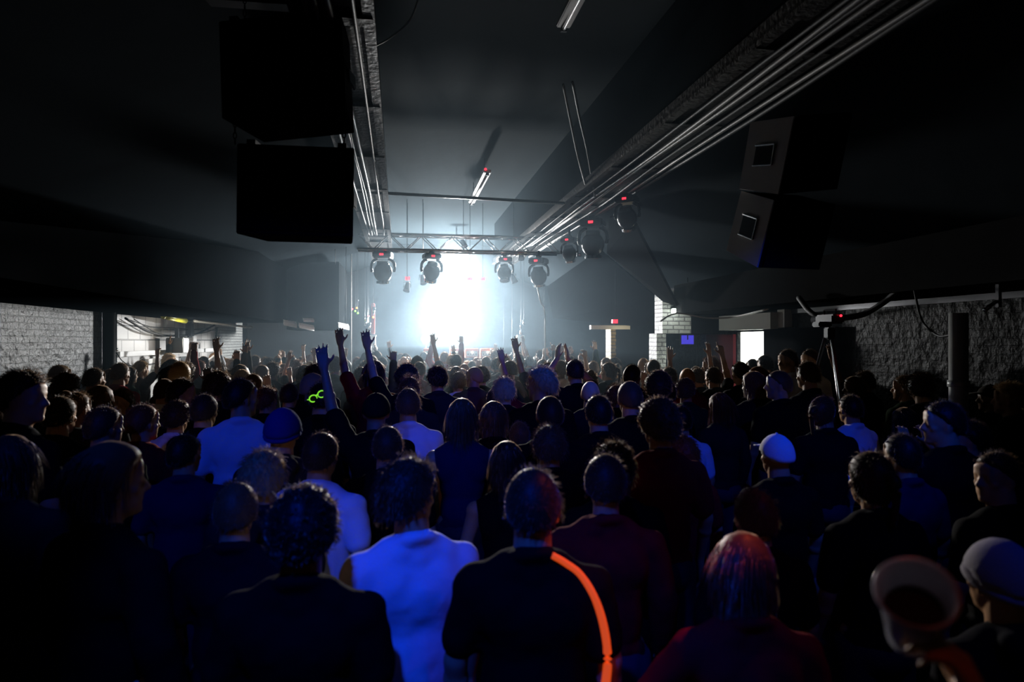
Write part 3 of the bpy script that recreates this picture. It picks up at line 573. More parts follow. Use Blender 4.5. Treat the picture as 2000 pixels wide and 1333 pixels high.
# ------------------------------------------------------------------ people
def objcol(n, rough, bump=None, sheen=0, spec=.5):
    m = mat(n, (.5, .5, .5), rough, 0, spec, bump=bump, sheen=sheen); nt = m.node_tree; oi = nt.nodes.new('ShaderNodeObjectInfo')
    nt.links.new(oi.outputs['Color'], nt.nodes['Principled BSDF'].inputs['Base Color']); return m
M_SKIN = objcol('skin', .5, (90, .15, .002), 0, .35); M_CLOTH = objcol('cloth', .9, (26, .5, .006), 0, .04); M_HAIR = objcol('hair', .5, None, .6, .15); M_KNIT = objcol('knit', .9, (140, .6, .004), 0, .1)
M_JEANS = mat('denim', (.02, .025, .04), .85)
SKIN = [(.50, .27, .13), (.36, .18, .08), (.12, .06, .025)]
CL = {'black': (.005, .005, .005), 'charcoal': (.02, .02, .018), 'navy': (.006, .006, .009), 'white': (.80, .82, .85), 'pale': (.34, .35, .42), 'red': (.20, .010, .010), 'brown': (.06, .035, .025), 'green': (.02, .035, .02), 'dim blue': (.01, .015, .045)}
HC = {'black': (.012, .009, .005), 'dark brown': (.045, .026, .012), 'brown': (.12, .062, .025), 'blond': (.42, .28, .12), 'auburn': (.16, .045, .012), 'blue': (.02, .03, .20), 'white': (.8, .82, .86), 'grey': (.35, .33, .38)}

def bake(bm, voxel, smooth=3, disp=None):
    me = bpy.data.meshes.new('t'); bm.to_mesh(me); bm.free(); o = bpy.data.objects.new('t', me); COL.objects.link(o)
    m = o.modifiers.new('r', 'REMESH'); m.mode = 'VOXEL'; m.voxel_size = voxel; m.use_smooth_shade = True
    if smooth: m = o.modifiers.new('s', 'SMOOTH'); m.iterations = smooth; m.factor = .5
    dg = bpy.context.evaluated_depsgraph_get(); dg.update(); out = bpy.data.meshes.new_from_object(o.evaluated_get(dg))
    bpy.data.objects.remove(o); bpy.data.meshes.remove(me)
    if disp:
        nn = [v.normal.copy() for v in out.vertices]
        for v, n in zip(out.vertices, nn):
            c = v.co; k = noise.noise(Vector((c.x * disp[1], c.y * disp[1], c.z * disp[1] * .55))) + .5 * noise.noise(c * disp[1] * 2.3)
            v.co = c + n * k * disp[0]
    for p in out.polygons: p.use_smooth = True
    return out
def rodr(v, axis, ang): return Matrix.Rotation(ang, 3, axis) @ v
def hand(bm, wr, d, n, t, curl, spread=.16, fist=False):
    d = d.normalized(); n = (n - d * n.dot(d)).normalized(); t = (t - d * t.dot(d) - n * t.dot(n)).normalized()
    for k in (-1.5, -.5, .5, 1.5): caps(bm, wr + t * k * .010, .020, wr + d * .088 + t * k * .0195, .0145, 10)
    caps(bm, wr + t * .01, .02, wr + d * .045 + t * .034 + n * .006, .016, 10)
    for i, (off, L) in enumerate([(.031, .074), (.0105, .082), (-.0105, .076), (-.030, .060)]):
        dd = (d + t * spread * (1.5 - i) * .7).normalized(); p = wr + d * .088 + t * off; r = .0092
        for sg, fr in enumerate((.45, .31, .24)):
            dd = rodr(dd, t, 0)  # keeps the frame
            ax = n.cross(dd).normalized(); dd = (Matrix.Rotation(-(curl[i] if isinstance(curl, (list, tuple)) else curl) * (.7 + .25 * sg), 3, ax) @ dd).normalized()
            q = p + dd * L * fr; caps(bm, p, r, q, r * .9, 8); p = q; r *= .9
    p = wr + d * .03 + t * .032 + n * .008; dd = (t * .75 + d * .6 + n * (.5 if fist else .15)).normalized(); r = .0118
    for L in (.036, .032):
        q = p + dd * L; caps(bm, p, r, q, r * .88, 8); p = q; r *= .88; dd = (dd + d * .45 + n * (.5 if fist else .1) - (t * .5 if fist else t * .1)).normalized()
HEADC = Vector((0, .025, 1.632))
POSES = {  # per side: elbow, wrist, hand direction, palm normal, curl ; sides are L(-x) R(+x)
 'stand': dict(),
 'lean': dict(L=((-.30, .08, 1.20), (-.16, .30, 1.16), (.4, .8, .2), (.6, -.2, -.7), .45)),
 'left_up': dict(L=((-.30, .10, 1.66), (-.36, .16, 1.93), (-.15, .1, 1), (0, 1, -.1), .16)),
 'right_up': dict(R=((.29, .12, 1.62), (.27, .20, 1.90), (-.1, .2, 1), (0, 1, -.2), (.05, .9, 1, 1))),
 'both_up': dict(L=((-.32, .12, 1.60), (-.28, .20, 1.87), (.1, .1, 1), (.3, 1, 0), .2), R=((.30, .12, 1.64), (.30, .18, 1.92), (-.05, .1, 1), (-.3, 1, 0), .12)),
 'clap': dict(L=((-.27, .22, 1.52), (-.06, .34, 1.76), (.15, .1, 1), (1, .1, 0), .1), R=((.27, .22, 1.52), (.06, .34, 1.76), (-.15, .1, 1), (-1, .1, 0), .1)),
 'fist': dict(R=((.28, .14, 1.60), (.24, .16, 1.86), (-.05, 0, 1), (-.3, 1, 0), 1.15)),
 'hold': dict(L=((-.26, .22, 1.30), (-.12, .42, 1.56), (.25, .15, 1), (.2, 1, 0), .5), R=((.26, .22, 1.30), (.12, .42, 1.56), (-.25, .15, 1), (-.2, 1, 0), .5)),
}
POSES['cup'] = dict(L=((-.33, .06, 1.32), (-.345, .150, 1.585), (-.22, .25, .95), (-.75, .62, .1), (.75, .7, .7, .75)))
DEFARM = ((.245, -.01, 1.16), (.25, .08, .91), (-.03, .12, -1), (-1, .1, 0), .35)
SH = (.178, -.005, 1.385)
def arms_of(pose):
    out = {}
    for sd, sx in (('L', -1), ('R', 1)):
        a = POSES[pose].get(sd)
        if a is None: e, wr, d, n, c = DEFARM; e = (e[0] * sx, e[1], e[2]); wr = (wr[0] * sx, wr[1], wr[2]); d = (d[0] * sx, d[1], d[2]); n = (n[0] * sx, n[1], n[2])
        else: e, wr, d, n, c = a
        up = e[2] > SH[2]
        out[sd] = (Vector((SH[0] * sx, SH[1], SH[2] + (.03 if up else 0))), Vector(e), Vector(wr), Vector(d), Vector(n), c, sx)
    return out
def body_mesh(pose, fem=False, turn=0):
    bm = bmesh.new(); f = .9 if fem else 1.0
    hb = bmesh.new()
    ball(hb, (0, -.012, .018), 1, (.076, .094, .098), 24, 16); ball(hb, (0, .022, -.045), 1, (.058, .070, .075), 20, 12)
    ball(hb, (0, .062, -.088), 1, (.030, .028, .024)); ball(hb, (0, .045, -.055), 1, (.050, .045, .045))
    ball(hb, (0, .075, .030), 1, (.052, .018, .013)); ball(hb, (0, .078, .055), 1, (.05, .012, .03))
    caps(hb, (0, .080, .018), .009, (0, .104, -.022), .013, 10); ball(hb, (-.012, .094, -.026), .009); ball(hb, (.012, .094, -.026), .009)
    for s in (-1, 1):
        ball(hb, (s * .033, .071, .008), .0145); ball(hb, (s * .045, .055, -.018), 1, (.018, .020, .016))
        ball(hb, (s * .078, -.008, -.004), 1, (.011, .020, .032)); ball(hb, (s * .076, -.002, -.028), 1, (.009, .012, .012))
    caps(hb, (-.020, .078, -.054), .008, (.020, .078, -.054), .008, 8); caps(hb, (-.017, .078, -.064), .008, (.017, .078, -.064), .008, 8); ball(hb, (0, .085, -.053), .009)
    M = Matrix.Translation(HEADC) @ Matrix.Rotation(turn, 4, 'Z')
    hm = bpy.data.meshes.new('h'); hb.to_mesh(hm); hb.free(); hm.transform(M); bm.from_mesh(hm); bpy.data.meshes.remove(hm)
    caps(bm, (0, -.02, 1.40), .068 * f, (0, .0, 1.57), .060 * f)
    for s in (-1, 1):
        caps(bm, (s * .03, -.018, 1.465), .045, (s * .145 * f, -.01, 1.40), .05)
        ball(bm, (s * .07, .03, 1.30), 1, (.085 * f, .075 + (.02 if fem else 0), .09)); ball(bm, (s * .07, -.045, 1.33), 1, (.095 * f, .06, .12))
        caps(bm, (s * .09, .0, .90), .090, (s * .10, .008, .50), .060); caps(bm, (s * .10, -.004, .50), .057, (s * .105, -.02, .10), .040)
        ball(bm, (s * .10, -.03, .36), 1, (.052, .058, .10)); caps(bm, (s * .105, -.035, .05), .042, (s * .13, .14, .03), .032)
    ball(bm, (0, 0, 1.24), 1, (.150 * f, .105, .20)); ball(bm, (0, .0, 1.08), 1, (.130 * f, .095, .15)); ball(bm, (0, -.005, .95), 1, (.160 * (1.05 if fem else 1), .112, .13))
    ball(bm, (0, -.04, .90), 1, (.14, .10, .09))
    for sd, (s, e, wr, d, n, c, sx) in arms_of(pose).items():
        ball(bm, s, .062 * f); caps(bm, s, .054 * f, e, .039 * f); caps(bm, e, .041 * f, wr, .026 * f); ball(bm, e + (wr - e) * .28, .043 * f)
        t = Vector((-sx, 0, 0)) if d.z > 0 and sd else Vector((0, 1, 0))
        if d.z <= 0 : t = Vector((0, 1, 0))
        hand(bm, wr, d, n, t, c, fist=(not isinstance(c, tuple) and c > 1))
    return bake(bm, .0085, 2)
def top_mesh(pose, fem=False, sleeve='short', seed=0):
    bm = bmesh.new(); f = .9 if fem else 1.0; g = .020 if sleeve != 'none' else .014
    if sleeve != 'none':
        ball(bm, (0, -.005, 1.30), 1, (.185 * f, .135, .15)); ball(bm, (0, -.005, 1.10), 1, (.172 * f, .132, .22))
    for s in (-1, 1):
        caps(bm, (s * .045, -.016, 1.450), .050 + g, (s * .145 * f, -.01, 1.395), .052 + g)
        ball(bm, (s * .07, .03, 1.30), 1, (.085 * f + g, .075 + (.02 if fem else 0) + g, .09 + g)); ball(bm, (s * .07, -.045, 1.33), 1, (.095 * f + g, .06 + g, .12))
    caps(bm, (0, -.022, 1.43), .070 * f + .004, (0, -.012, 1.487), .062 * f + .004)
    if sleeve != 'none': tube(bm, [(.070 * math.cos(a), -.018 + .066 * math.sin(a), 1.492 - .022 * math.sin(a)) for a in [k * math.pi / 12 for k in range(25)]], .015, 8)
    ball(bm, (0, 0, 1.24), 1, (.150 * f + g, .105 + g, .21)); ball(bm, (0, .0, 1.06), 1, (.142 * f + g, .105 + g, .2)); ball(bm, (0, -.005, .95), 1, (.163 * f + g, .115 + g, .12))
    cyl(bm, (0, 0, .83), (0, -.0, .95), .150, .150, 24)
    for v in [v for v in bm.verts if v.co.z < .97 and abs(v.co.length) > 0 and abs(v.co.y) > .1]: v.co.y *= .9
    for sd, (s, e, wr, d, n, c, sx) in arms_of(pose).items():
        if sleeve == 'none': continue
        ball(bm, s, .062 * f + g)
        if sleeve == 'short': q = s + (e - s) * .72; caps(bm, s, .056 + g, q, .047 + g)
        else:
            caps(bm, s, .056 + g, e, .042 + g); caps(bm, e, .044 + g, e + (wr - e) * .93, .028 + g * .8)
    if sleeve == 'hood':
        caps(bm, (-.07, -.09, 1.47), .045, (.07, -.09, 1.47), .045); ball(bm, (0, -.11, 1.42), 1, (.10, .05, .07))
    return bake(bm, .013, 2, (.013 if sleeve != 'none' else .005, 7))
def trousers_mesh():
    bm = bmesh.new(); g = .012
    for s in (-1, 1): caps(bm, (s * .09, 0, .90), .092 + g, (s * .10, .008, .50), .064 + g); caps(bm, (s * .10, .004, .50), .064 + g, (s * .105, -.015, .09), .062)
    ball(bm, (0, -.005, .93), 1, (.165 + g, .115 + g, .12)); ball(bm, (0, -.04, .90), 1, (.14 + g, .10 + g, .10))
    return bake(bm, .014, 2, (.006, 10))

def smooth01(t): t = max(0, min(1, t)); return t * t * (3 - 2 * t)
def zline(y, style):
    pts = {'base': [(-1, -.55), (-.55, -.45), (-.15, -.2), (.12, .08), (.45, .42), (.75, .60), (1, .66)]}['base']
    if style in ('long', 'bob', 'afro', 'tail'): pts = [(-1, -.9), (-.3, -.8), (.05, -.55), (.3, .1), (.55, .5), (1, .62)]
    if style in ('cap', 'beanie', 'hoodie'): pts = [(-1, -.25), (-.2, -.1), (.2, .1), (1, .30)]
    for (a, b), (c, d) in zip(pts, pts[1:]):
        if y <= c: return b + (d - b) * (y - a) / (c - a)
    return pts[-1][1]
STY = {'short': dict(th=.010, n=500, L=.022, r=.0016, fl=.5, jit=.5), 'crop': dict(th=.005, n=420, L=.010, r=.0014, fl=.2, jit=.3),
       'messy': dict(th=.020, n=900, L=.034, r=.0017, fl=.9, jit=.65, amp=.012), 'curly': dict(th=.026, n=1100, L=.020, r=.0024, fl=.2, jit=1.5, amp=.014),
       'afro': dict(th=.065, n=1100, L=.030, r=.0022, fl=0, jit=1.2, amp=.014), 'bob': dict(th=.022, n=700, L=.10, r=.0020, fl=1.3, jit=.25, drop=.07, amp=.005),
       'long': dict(th=.018, n=800, L=.16, r=.0020, fl=1.5, jit=.18, drop=.22, amp=.006), 'tail': dict(th=.010, n=500, L=.03, r=.0016, fl=.9, jit=.2, amp=.003),
       'bun': dict(th=.010, n=500, L=.03, r=.0016, fl=.9, jit=.2, amp=.003), 'quiff': dict(th=.016, n=650, L=.038, r=.0017, fl=.2, jit=.5, amp=.006),
       'bald': dict(th=.002, n=150, L=.004, r=.001, fl=.2, jit=.3), 'cap': dict(th=.014, n=0), 'beanie': dict(th=.018, n=0, amp=.002)}
def hair_mesh(style):
    S = STY[style]; r2 = random.Random(hash(style) % 1 + sum(map(ord, style))); bm = bmesh.new()
    bmesh.ops.create_icosphere(bm, subdivisions=4, radius=1)
    ax = Vector((.078, .099, .114)); C0 = Vector((0, -.008, .004))
    def surf(d, extra=0):
        m = smooth01((d.z - zline(d.y, style) + .06) / .16); am = S.get('amp', .002)
        th = S['th'] * (1.0 + (.5 if style == 'quiff' and d.y > .2 and d.z > .5 else 0)) + am * noise.noise(d * 7 + Vector((len(style), 0, 0))) + am * .6 * noise.noise(d * 17)
        p = C0 + Vector((d.x * ax.x, d.y * ax.y, d.z * ax.z)) + d * ((th + .004) * m - .016 * (1 - m) + extra)
        dr = S.get('drop', 0)
        if dr and m > .05:
            back = smooth01((.30 - d.y) / .35) * m; t = max(0, min(1, (.15 - d.z) / 1.05)) * back
            h = Vector((d.x, d.y, 0)); h = h.normalized() if h.length > .02 else Vector((0, -1, 0))
            q = Vector((h.x * .088 * (1 - .22 * t), C0.y + h.y * .092 * (1 - .1 * t) - .008 * t, C0.z - .0 - (.118 + dr) * t))
            p = p.lerp(q, smooth01(t * 3.5))
        return p, m
    for v in bm.verts: v.co = surf(v.co.normalized())[0]
    if style == 'tail': tube(bm, curve_pts([(0, -.11, .04), (0, -.15, .02), (0, -.15, -.07), (0, -.135, -.17)], 14), .028, 10, .010); ball(bm, (0, -.115, .035), .026)
    if style == 'bun': ball(bm, (0, -.085, .105), .042, u=18, v=12)
    if style == 'cap':
        prism(bm, [(-.07, .07, .055), (-.055, .15, .045), (0, .175, .042), (.055, .15, .045), (.07, .07, .055)], (0, 0, .006)); ball(bm, (0, -.005, .135), .008)
    if style == 'beanie':
        tube(bm, [Vector((.088 * math.cos(a), -.008 + .108 * math.sin(a), .0 + .030 * math.sin(a))) for a in [i * math.pi / 14 for i in range(29)]], .013, 8)
    done = 0
    while done < S['n']:
        z = r2.uniform(-1, 1); a = r2.uniform(0, 2 * math.pi); h = math.sqrt(1 - z * z); d = Vector((h * math.cos(a), h * math.sin(a), z))
        p, m = surf(d, -.004)
        if m < .6: continue
        done += 1; L = S['L'] * r2.uniform(.6, 1.3); g = Vector((r2.gauss(0, 1), r2.gauss(0, 1), r2.gauss(0, 1))) * S['jit'] * .5
        fw = .22 if S.get('drop') else 1; v = (d * fw + g * .6 * fw + Vector((0, -.25 * (d.z > .3), -S['fl'] * (1 if d.z < .5 else .3)))).normalized(); pts = [p]
        if style == 'quiff' and d.y > .1: v = (v + Vector((0, .4, .9))).normalized()
        for k in range(3):
            pts.append(pts[-1] + v * L / 3); v = (v + Vector((0, 0, -S['fl'] * .5)) + Vector((r2.gauss(0, 1), r2.gauss(0, 1), r2.gauss(0, 1))) * S['jit'] * (.15 if S.get('drop') else .35)).normalized()
        if S.get('drop'):
            pts = [q if k == 0 else q for k, q in enumerate(pts)]
        tube(bm, pts, S['r'], 3, S['r'] * .25)
    me = bpy.data.meshes.new('hair_' + style); bm.to_mesh(me); bm.free()
    for q in me.polygons: q.use_smooth = True
    me.materials.append(M_KNIT if style in ('cap', 'beanie') else M_HAIR); return me
_c = {}
def cached(key, fn):
    if key not in _c:
        me = fn(); me.name = '_'.join(str(k) for k in key)
        if not me.materials: me.materials.append({'body': M_SKIN, 'top': M_CLOTH, 'trousers': M_JEANS}[key[0]])
        _c[key] = me
    return _c[key]
def add_mesh(name, me, m, parent=None):
    o = bpy.data.objects.new(name, me); COL.objects.link(o); o.parent = parent
    if m: o.color = (*m, 1)
    return o
def person(loc, ztop, yaw, hair='short', hcol='black', top='short', tcol='black', pose='stand', fem=False, turn=0, skin=0, label=None, group=None):
    s = ztop / 1.765; tk = round(turn / 30) * 30
    b = add_mesh('person', cached(('body', pose, fem, tk), lambda: body_mesh(pose, fem, R(tk))), SKIN[skin])
    b.location = (loc.x, loc.y, 0); b.rotation_euler = (0, 0, yaw); b.scale = (s,) * 3
    if hair == 'bald': hcol = None
    h = add_mesh({'cap': 'cap', 'beanie': 'beanie'}.get(hair, 'hair'), cached(('hair', hair), lambda: hair_mesh(hair)), HC[hcol] if hcol else SKIN[skin], b)
    h.location = HEADC; h.rotation_euler = (0, 0, R(tk))
    add_mesh({'none': 'vest', 'short': 'shirt', 'long': 'long_sleeved_top', 'hood': 'hooded_top'}[top], cached(('top', pose, fem, top), lambda: top_mesh(pose, fem, top)), CL[tcol], b)
    add_mesh('trousers', cached(('trousers',), trousers_mesh), None, b)
    tag(b, label, 'person', group); return b
LIGHTXY = Vector((STAGE.x, STAGE.y))
def face_stage(x, y): return -math.atan2(LIGHTXY.x - x, LIGHTXY.y - y)

# people one can tell apart: head centre px, head top py, head width px, hair, colour, top, top colour, pose, female, extra yaw, head turn, skin, label
W = [
 (1040, 910, 140, 'short', 'dark brown', 'short', 'black', 'stand', 0, -6, 0, 0, 'person with short hair, ear stud and glowing orange-edged black top'),
 (800, 893, 128, 'messy', 'dark brown', 'short', 'white', 'stand', 0, 22, -60, 0, 'person with tousled hair in blue-lit white tee, head turned towards the orange edging'),
 (592, 948, 150, 'curly', 'black', 'short', 'black', 'stand', 0, 0, 0, 1, 'person with tight black curls and black tee beside the brightest white tee'),
 (628, 842, 104, 'short', 'dark brown', 'short', 'white', 'stand', 0, -15, 0, 0, 'person in white tee whose lit shoulder shows behind the black curly head'),
 (462, 938, 112, 'short', 'brown', 'short', 'navy', 'stand', 0, 5, 0, 0, 'person with smooth brown hair and navy tee beside the tight black curls'),
 (218, 862, 132, 'bob', 'brown', 'long', 'black', 'stand', 1, -25, -30, 0, 'person with brown bob and long black sleeves by the white brick wall'),
 (515, 878, 104, 'messy', 'blond', 'short', 'charcoal', 'stand', 0, 8, 0, 0, 'person with tousled blond hair behind the smooth brown-haired head'),
 (362, 846, 80, 'short', 'black', 'short', 'dim blue', 'stand', 0, 10, -30, 0, 'person in dim blue tee with bright rim on the brow'),
 (45, 724, 82, 'messy', 'black', 'short', 'black', 'stand', 0, -20, -60, 0, 'tall person with tousled black hair in profile before the glossy white brick'),
 (118, 772, 70, 'short', 'black', 'short', 'black', 'stand', 0, 0, 0, 0, 'person with short black hair just beside the tall one by the glossy brick'),
 (205, 792, 76, 'short', 'dark brown', 'short', 'black', 'stand', 0, 0, -30, 1, 'person with rounded short brown hair in front of the black downpipe'),
 (196, 752, 54, 'bob', 'brown', 'short', 'charcoal', 'stand', 1, 0, 0, 0, 'person with a brown bob at the foot of the black downpipe'),
 (236, 760, 46, 'messy', 'dark brown', 'short', 'black', 'stand', 0, 0, 180, 0, 'person facing away from the stage with face lit near the conduit'),
 (280, 788, 72, 'short', 'auburn', 'short', 'red', 'lean', 1, 0, -30, 0, 'person with auburn hair and red tee glowing faintly red'),
 (322, 738, 44, 'crop', 'dark brown', 'short', 'white', 'stand', 0, 0, 0, 0, 'person with cropped hair in white tee in front of the whitewashed windows'),
 (356, 738, 56, 'short', 'black', 'short', 'navy', 'stand', 0, 0, -60, 0, 'person in navy tee with lit profile in front of the dark wall opening'),
 (426, 724, 52, 'messy', 'dark brown', 'short', 'black', 'stand', 0, 0, 0, 1, 'person with tousled hair under the corner of rough brick'),
 (472, 738, 66, 'short', 'black', 'short', 'white', 'stand', 0, 16, -60, 0, 'person in bright blue-lit white tee with sharp lit profile'),
 (400, 768, 62, 'short', 'dark brown', 'long', 'black', 'stand', 0, 0, 0, 0, 'person with short brown hair before the lit profile in the white tee'),
 (346, 782, 60, 'curly', 'dark brown', 'short', 'white', 'stand', 0, 0, 0, 0, 'person with brown curls and a strip of blue-lit collar'),
 (522, 756, 50, 'messy', 'auburn', 'short', 'black', 'stand', 0, 0, -30, 0, 'person with reddish lit hair between the lit profile and raised hand'),
 (566, 748, 46, 'short', 'dark brown', 'short', 'black', 'stand', 0, 0, 0, 0, 'person with short hair just behind the reddish lit hair'),
 (553, 795, 92, 'beanie', 'blue', 'hood', 'charcoal', 'stand', 0, 0, 0, 0, 'person wearing a big blue knitted hat below the green glasses'),
 (628, 745, 58, 'short', 'black', 'short', 'black', 'stand', 0, 0, 0, 0, 'person with bright green glow glasses pushed to the back of the head'),
 (735, 766, 66, 'cap', 'black', 'short', 'black', 'left_up', 0, 4, 0, 1, 'person in black cap waving one open hand high above the crowd'),
 (757, 830, 84, 'short', 'dark brown', 'short', 'black', 'stand', 0, 0, 0, 0, 'person with smooth dark hair and thin bright rim, in front of the waver'),
 (797, 757, 60, 'short', 'brown', 'short', 'white', 'stand', 0, 6, 0, 0, 'person with brown hair and blue-lit white shoulders below the tilted moving light'),
 (902, 777, 68, 'long', 'brown', 'none', 'dim blue', 'stand', 1, 0, 0, 0, 'person with long straight brown hair hanging down the back'),
 (964, 783, 64, 'bob', 'brown', 'short', 'black', 'stand', 1, 0, 0, 0, 'person with a brown bob next to the long straight hair'),
 (984, 737, 48, 'messy', 'blond', 'short', 'black', 'stand', 0, 0, 0, 0, 'person with brightly lit tousled blond hair below the orange amplifiers'),
 (966, 757, 44, 'short', 'dark brown', 'short', 'charcoal', 'stand', 0, 0, 0, 0, 'person with dark round head just before the lit blond hair'),
 (1074, 771, 68, 'crop', 'dark brown', 'short', 'black', 'stand', 0, 0, 0, 0, 'person with cropped round head outlined by a thin light rim'),
 (1014, 822, 58, 'short', 'brown', 'short', 'white', 'stand', 0, 0, 0, 0, 'person in white tee between the brown bob and the cropped round head'),
 (990, 860, 84, 'long', 'dark brown', 'none', 'black', 'stand', 1, 0, 0, 0, 'person with long dark hair behind the ear-studded one'),
 (1072, 830, 82, 'messy', 'brown', 'short', 'black', 'stand', 0, 0, 0, 0, 'person with tousled brown hair behind the ear-studded one'),
 (1168, 770, 74, 'short', 'black', 'short', 'black', 'stand', 0, 0, 0, 0, 'person with tall dark head edged by light below the beam lights'),
 (1230, 742, 62, 'crop', 'brown', 'short', 'black', 'stand', 0, 0, 0, 0, 'person with cropped brown head under the yellow brick pillar'),
 (1286, 776, 84, 'curly', 'brown', 'short', 'red', 'stand', 1, 0, 0, 0, 'person with brown curls and dark red tee below the white brick opening'),
 (1286, 724, 52, 'curly', 'dark brown', 'short', 'black', 'stand', 0, 0, -30, 0, 'person with tight dark curls and lit cheek under the white brick opening'),
 (1328, 850, 76, 'messy', 'auburn', 'short', 'red', 'lean', 1, 0, 30, 0, 'person with auburn hair and red tee below the blue strip'),
 (1196, 862, 104, 'messy', 'black', 'short', 'black', 'stand', 0, 0, 0, 1, 'person with broad tousled black head next to the cyan-blue shoulder'),
 (1328, 790, 66, 'short', 'black', 'short', 'white', 'stand', 0, 0, 0, 0, 'person whose white tee shows as an upright blue strip'),
 (1224, 822, 60, 'short', 'black', 'short', 'white', 'stand', 0, 20, 0, 0, 'person whose white shoulder glows cyan-blue'),
 (1516, 846, 82, 'cap', 'white', 'short', 'black', 'stand', 0, 0, 0, 0, 'person in a white cap glowing blue'),
 (1472, 952, 108, 'short', 'brown', 'short', 'black', 'stand', 0, 0, 0, 0, 'person with short brown hair below the glowing blue cap'),
 (1452, 1038, 128, 'bob', 'brown', 'long', 'red', 'lean', 1, -10, -30, 0, 'person with light brown bob and long red sleeves below the glowing blue cap'),
 (1182, 884, 108, 'short', 'dark brown', 'long', 'red', 'stand', 1, -8, 0, 0, 'person in a long-sleeved red top beside the orange edging'),
 (1842, 782, 80, 'short', 'black', 'short', 'black', 'stand', 0, 0, 60, 0, 'person in profile with lit cheek below the pale post'),
 (1890, 822, 78, 'messy', 'black', 'short', 'black', 'hold', 0, 0, 60, 0, 'person with lit hands raised by the chin below the pale post'),
 (1945, 880, 100, 'short', 'dark brown', 'short', 'black', 'stand', 0, 0, 90, 0, 'person turned side-on with pale cheek and neck above the pale knitted hat'),
 (1952, 1050, 110, 'beanie', 'grey', 'hood', 'navy', 'stand', 0, 0, 0, 0, 'person wearing a pale grey knitted hat beside the plastic cup'),
 (1582, 682, 38, 'short', 'dark brown', 'short', 'white', 'stand', 0, 0, 90, 0, 'person with lit profile and glowing blue tee under the video camera'),
 (1538, 682, 38, 'short', 'dark brown', 'short', 'white', 'stand', 0, 0, 90, 0, 'person with lit profile closest to the doorway in blue-lit tee'),
 (1470, 700, 26, 'crop', 'black', 'short', 'black', 'stand', 0, 0, 0, 0, 'small dark head against the lit doorway'),
 (1494, 693, 32, 'short', 'black', 'short', 'black', 'stand', 0, 0, 0, 0, 'dark rounded head at the edge of the lit doorway by the board'),
 (1446, 706, 40, 'short', 'dark brown', 'short', 'black', 'stand', 0, 0, 0, 0, 'dark head below the lit doorway beside the red door'),
 (1480, 716, 40, 'bob', 'auburn', 'short', 'black', 'stand', 1, 0, 90, 0, 'person with auburn bob and lit face below the lit doorway'),
 (1392, 716, 38, 'short', 'dark brown', 'short', 'black', 'right_up', 0, 0, 0, 0, 'person raising one bare arm in front of the red door'),
 (1362, 718, 36, 'short', 'dark brown', 'short', 'black', 'both_up', 0, 0, 0, 0, 'person raising both bare arms beneath the blue screen'),
 (1306, 716, 36, 'short', 'black', 'short', 'black', 'hold', 0, 0, 0, 0, 'person holding up both hands at the white brick opening'),
 (1520, 722, 46, 'crop', 'brown', 'short', 'black', 'stand', 0, 0, 60, 0, 'person with lit ear and cropped hair in front of the pair in profile'),
 (922, 704, 22, 'short', 'black', 'long', 'black', 'left_up', 0, 0, 0, 0, 'person pointing up against the huge stage lamp'),
 (792, 712, 24, 'short', 'black', 'short', 'charcoal', 'clap', 0, 0, 0, 0, 'person clapping overhead in front of the hazy stage'),
 (1120, 712, 30, 'short', 'brown', 'short', 'black', 'fist', 0, 0, 0, 0, 'person with raised fist in front of the dark wing wall'),
 (875, 722, 30, 'short', 'dark brown', 'short', 'black', 'stand', 0, 0, 0, 0, 'round dark head directly below the huge stage lamp'),
 (895, 726, 36, 'messy', 'brown', 'short', 'white', 'stand', 0, 0, 0, 0, 'person whose white shoulders glow violet-blue below the stage lamp'),
 (940, 715, 34, 'curly', 'dark brown', 'short', 'black', 'stand', 0, 0, 0, 0, 'person with fuzzy lit curls below the orange amplifiers'),
 (1020, 702, 22, 'cap', 'black', 'short', 'black', 'stand', 0, 0, 0, 0, 'person in black cap in the smoke wisp below the stage monitor'),
 (415, 720, 36, 'short', 'black', 'long', 'black', 'fist', 0, 0, 0, 1, 'person reaching a fist up against the blockwork corner'),
 (466, 714, 28, 'cap', 'white', 'short', 'black', 'stand', 0, 0, 0, 0, 'person in small glowing blue cap at the edge of the rough brick'),
 (584, 716, 28, 'short', 'brown', 'short', 'black', 'both_up', 0, 0, 0, 0, 'person spreading fingers above the heads under the stage bulkhead'),
 (1300, 740, 48, 'short', 'black', 'short', 'black', 'stand', 0, 0, 0, 0, 'dark short-haired head between the two curly heads by the white brick'),
 (1660, 770, 54, 'short', 'black', 'short', 'white', 'stand', 0, 0, 0, 0, 'person with a blue-lit shirt patch below the tripod'),
 (1760, 845, 84, 'short', 'black', 'short', 'dim blue', 'stand', 0, 0, 0, 0, 'person in dim blue tee before the rough dark wall'),
]
PL = []
for i, r in enumerate(W):
    d = .185 * 1333 / r[2] * (1.08 if r[3] in ('crop', 'bald') else 1.18)
    for it in range(40):
        p = P(r[0], r[1], d)
        if p.z < 1.50: d *= .98
        elif p.z > 1.96: d *= .98 if r[1] < 666 else 1.02
        else: break
    PL.append([i, d])
def clash(a, b):
    dx = a.x - b.x; dy = a.y - b.y; return (dx / .46) ** 2 + (dy / .36) ** 2
for it in range(60):
    mv = False
    for a in range(len(PL)):
        for b in range(a + 1, len(PL)):
            pa = P(W[PL[a][0]][0], 666.5, PL[a][1]); pb = P(W[PL[b][0]][0], 666.5, PL[b][1])
            if clash(pa, pb) < 1:
                mv = True; near, far = (PL[a], PL[b]) if PL[a][1] < PL[b][1] else (PL[b], PL[a])
                far[1] += .03; near[1] = max(1.25, near[1] - .008)
    if not mv: break
placed = []; NAMED = {}
